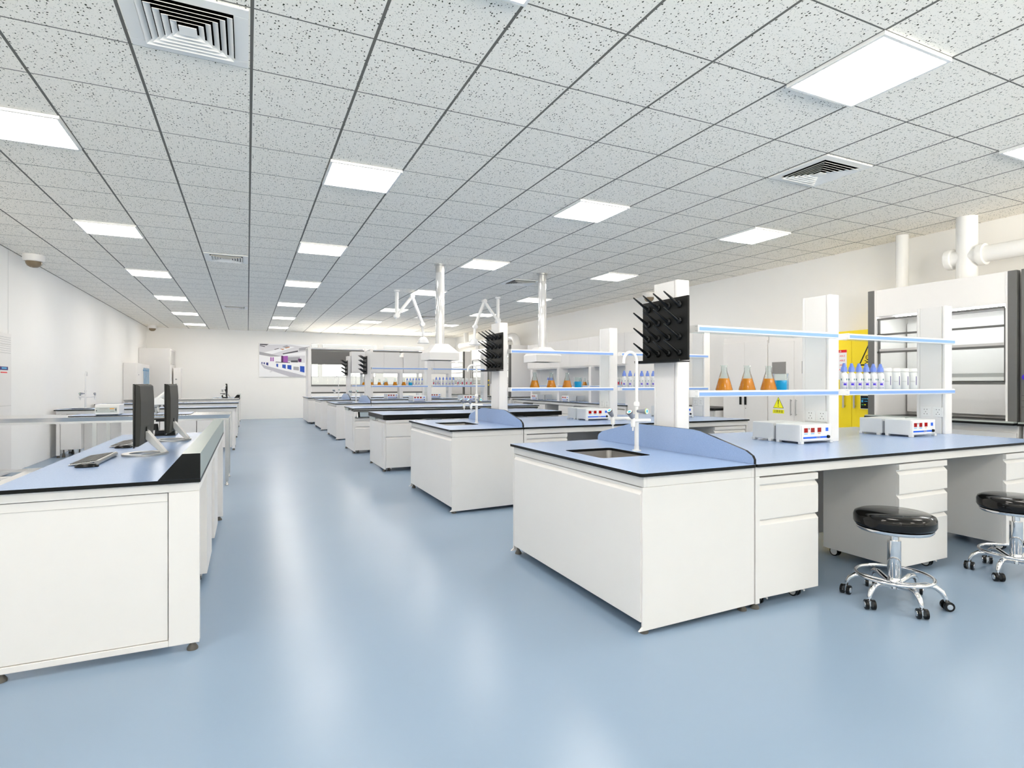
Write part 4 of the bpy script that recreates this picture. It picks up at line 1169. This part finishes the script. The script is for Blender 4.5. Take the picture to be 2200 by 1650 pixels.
faucet('grey swan-neck tap standing on the sink bench by the left wall', (-2.64, 12.52, TZ+.0005), -PI/2, 'left side taps')
faucet('small swan-neck tap on the farther bench at the left', (-1.62, 15.28, TZ+.0005), -PI/2, 'left side taps')

# pale frames on the floor at the left edge
t = thing('slatted_platform', 'low white slatted frame at the far left edge, beyond the computer bench', 'platform', (-2.12, 6.2, 0))
for x in (-.55, -.02): MB().box(x-.05, x+.05, 0, 1.85, .27, .30).build('side_rail', WHITE, t, .002)
for y in (0, .62, 1.18, 1.78): MB().box(-.49, -.08, y, y+.09, .272, .298).build('slat', WHITE, t, .002)
for x in (-.55, -.02):
    for y in (.05, 1.78): MB().box(x-.03, x+.03, y-.03, y+.03, 0, .27).build('leg', WHITE, t)

# cabinets on the left wall
t = thing('ventilated_cabinet', 'white cabinet with louvres and a blue display at the left picture edge', 'cabinet', (-2.995, 8.3, 0))
MB().box(0, .035, 0, 1.76, .02, 1.93).build('body', WHITE, t, .003)
m = MB()
for k in range(8): m.box(.035, .041, .03, 1.72, 1.66+k*.03, 1.67+k*.03)
m.build('louvres', WHITE2, t, .001)
MB().box(.035, .038, .02, 1.74, .945, .95).build('panel_line', MIDGREY2, t)
d = MB().box(.035, .041, 1.35, 1.62, 1.43, 1.475).build('display', NAVY, t)
MB().box(.041, .0415, 1.40, 1.57, 1.445, 1.465).build('digits', CYANP, d)
MB().box(.035, .038, 1.38, 1.60, 1.39, 1.405).build('warning_text', REDINK, t)
t = thing('drying_cabinet', 'short white cabinet with four blue upright pipes near the far left corner', 'cabinet', (-2.995, 18.05, 0))
MB().box(0, .32, 0, 2.1, .03, 1.80).build('body', WHITE, t, .01)
for k in range(4):
    m = MB().tube([(.345, .95+k*.27, .9), (.345, .95+k*.27, 1.69)], .013, 12).box(.32, .345, .93+k*.27, .97+k*.27, 1.6, 1.64); m.build('blue_pipe', BLUESTR2, t)
MB().box(.3205, .323, .22, .27, 1.47, 1.50).build('display', NAVY, t)
t = thing('tall_cabinet', 'tall white cabinet in the far left corner', 'cabinet', (-2.99, 20.45, 0))
MB().box(0, .82, .0, 1.45, .03, 2.33).build('body', WHITE, t, .004)
MB().box(.8205, .835, .15, 1.1, 1.85, 2.28).build('side_grille', MIDGREY2, t)
t = thing('slim_cabinet', 'slim white unit right of the tall corner cabinet', 'cabinet', (-2.13, 20.9, 0))
MB().box(0, .2, 0, .5, .03, 1.74).build('body', WHITE, t, .004)
m = MB().box(.05, .10, -.004, 0, 1.36, 1.40, 0).box(.05, .10, -.004, 0, 1.20, 1.24, 0); m.build('display', MIDGREY, t)

# printed photograph on the far wall
t = thing('wall_poster', 'large printed picture of a laboratory with blue cabinets on the far wall', 'poster', (.36, Y1-.03, 1.475))
MB().box(0, 1.70, 0, .03, 0, 1.19).build('board', WHITE2, t, .004)
W_, H_ = 1.70, 1.19
names = list(POSTERS); pm = [POSTERS[k] for k in names]; lay = [0]
m = MB()
def pp(col, pts):
    lay[0] += 1; y = -.0006-lay[0]*.00012
    m.poly([(p[0]*W_, y, (1-p[1])*H_) for p in pts], names.index(col))
pp('white', [(0.01,.01),(.99,.01),(.99,.99),(.01,.99)])
pp('pale', [(.01,.05),(.60,.02),(.99,.10),(.99,.28),(.45,.40),(.01,.32)])
pp('white', [(.01,.30),(.62,.08),(.70,.09),(.20,.34),(.01,.37)])
pp('grey', [(.01,.25),(.42,.37),(.30,.41),(.01,.34)])
pp('dark', [(.02,.02),(.19,.02),(.15,.06),(.02,.05)]); pp('dark', [(.02,.06),(.12,.09),(.11,.11),(.02,.08)])
pp('grey', [(.45,.09),(.54,.04),(.60,.09),(.52,.13)]); pp('orange', [(.50,.12),(.60,.08),(.59,.11),(.52,.14)]); pp('orange', [(.40,.15),(.50,.15),(.46,.19)])
pp('white', [(.24,.22),(.36,.16),(.42,.18),(.30,.25)]); pp('dark', [(.30,.17),(.38,.13),(.38,.15),(.30,.19)])
pp('grey', [(.78,.12),(.99,.06),(.99,.17),(.78,.20)]); pp('dark', [(.46,.29),(.76,.19),(.76,.23),(.46,.32)])
pp('white', [(.44,.33),(.99,.20),(.99,.30),(.50,.40)])
pp('pale', [(.44,.36),(.90,.34),(.90,.56),(.44,.56)]); pp('grey', [(.55,.40),(.80,.38),(.80,.50),(.55,.52)]); pp('dark', [(.62,.50),(.76,.49),(.76,.55),(.62,.55)])
pp('plum', [(.43,.36),(.47,.36),(.47,.56),(.43,.56)]); pp('purple', [(.47,.37),(.56,.36),(.56,.57),(.47,.56)]); pp('plum', [(.76,.44),(.83,.44),(.83,.54),(.77,.54)])
pp('white', [(.05,.40),(.42,.38),(.42,.55),(.05,.56)])
for a in (.22, .26): pp('purple', [(a,.41),(a+.025,.41),(a+.025,.53),(a,.53)])
pp('dark', [(.32,.54),(.60,.56),(.60,.575),(.32,.56)])
pp('floor', [(.03,.60),(.12,.66),(.99,.99),(.60,.99),(.10,.74)]); pp('grey', [(.12,.68),(.55,.86),(.99,.96),(.60,.99)]) if False else None
pp('white', [(.34,.57),(.99,.60),(.99,.90),(.60,.80),(.34,.66)])
for a, b, c, d in ((.05,.56,.07,.62), (.09,.565,.115,.63), (.14,.57,.18,.66)): pp('navy', [(a,b),(c,b),(c,d),(a,d-.02)])
pp('white', [(.185,.575),(.31,.575),(.31,.655),(.185,.67)])
for a, b, c, d in ((.335,.60,.37,.71), (.45,.62,.52,.75), (.55,.635,.63,.78)): pp('blue', [(a,b),(c,b+.005),(c,d),(a,d-.03)])
pp('blue', [(.80,.66),(.89,.67),(.89,.86),(.80,.83)]); pp('grey', [(.67,.68),(.78,.69),(.78,.80),(.67,.78)])
pp('pale', [(.20,.84),(.27,.80),(.28,.82),(.22,.86)])
m.build('print', pm, t)

# ------------------------------------------------------------------ light outside, exposure
w = bpy.data.worlds.new('sky'); sc.world = w; w.use_nodes = True
nt = w.node_tree; bg = nt.nodes['Background']
tc = nt.nodes.new('ShaderNodeTexCoord'); sp = nt.nodes.new('ShaderNodeSeparateXYZ'); cr = nt.nodes.new('ShaderNodeValToRGB')
nt.links.new(tc.outputs['Generated'], sp.inputs[0])     # added bright glow below the horizon lifts the ceiling, dim sky above
mr = nt.nodes.new('ShaderNodeMapRange'); mr.inputs['From Min'].default_value = -1; nt.links.new(sp.outputs[2], mr.inputs['Value']); nt.links.new(mr.outputs[0], cr.inputs[0])
e = cr.color_ramp.elements; e[0].position = .48; e[0].color = (1, .92, .82, 1); e[1].position = .52; k_ = SKY_E/GROUND_FILL_E; e[1].color = (k_, k_*.98, k_*.95, 1)
nt.links.new(cr.outputs[0], bg.inputs[0]); bg.inputs[1].default_value = GROUND_FILL_E
sc.view_settings.view_transform = 'Standard'; sc.view_settings.look = 'None'; sc.view_settings.gamma = 1
sc.view_settings.use_curve_mapping = False
sc.view_settings.exposure = EXPOSURE
sc.cycles.max_bounces = 10; sc.cycles.diffuse_bounces = 7; sc.cycles.transparent_max_bounces = 24; sc.cycles.glossy_bounces = 5
sc.cycles.use_denoising = True
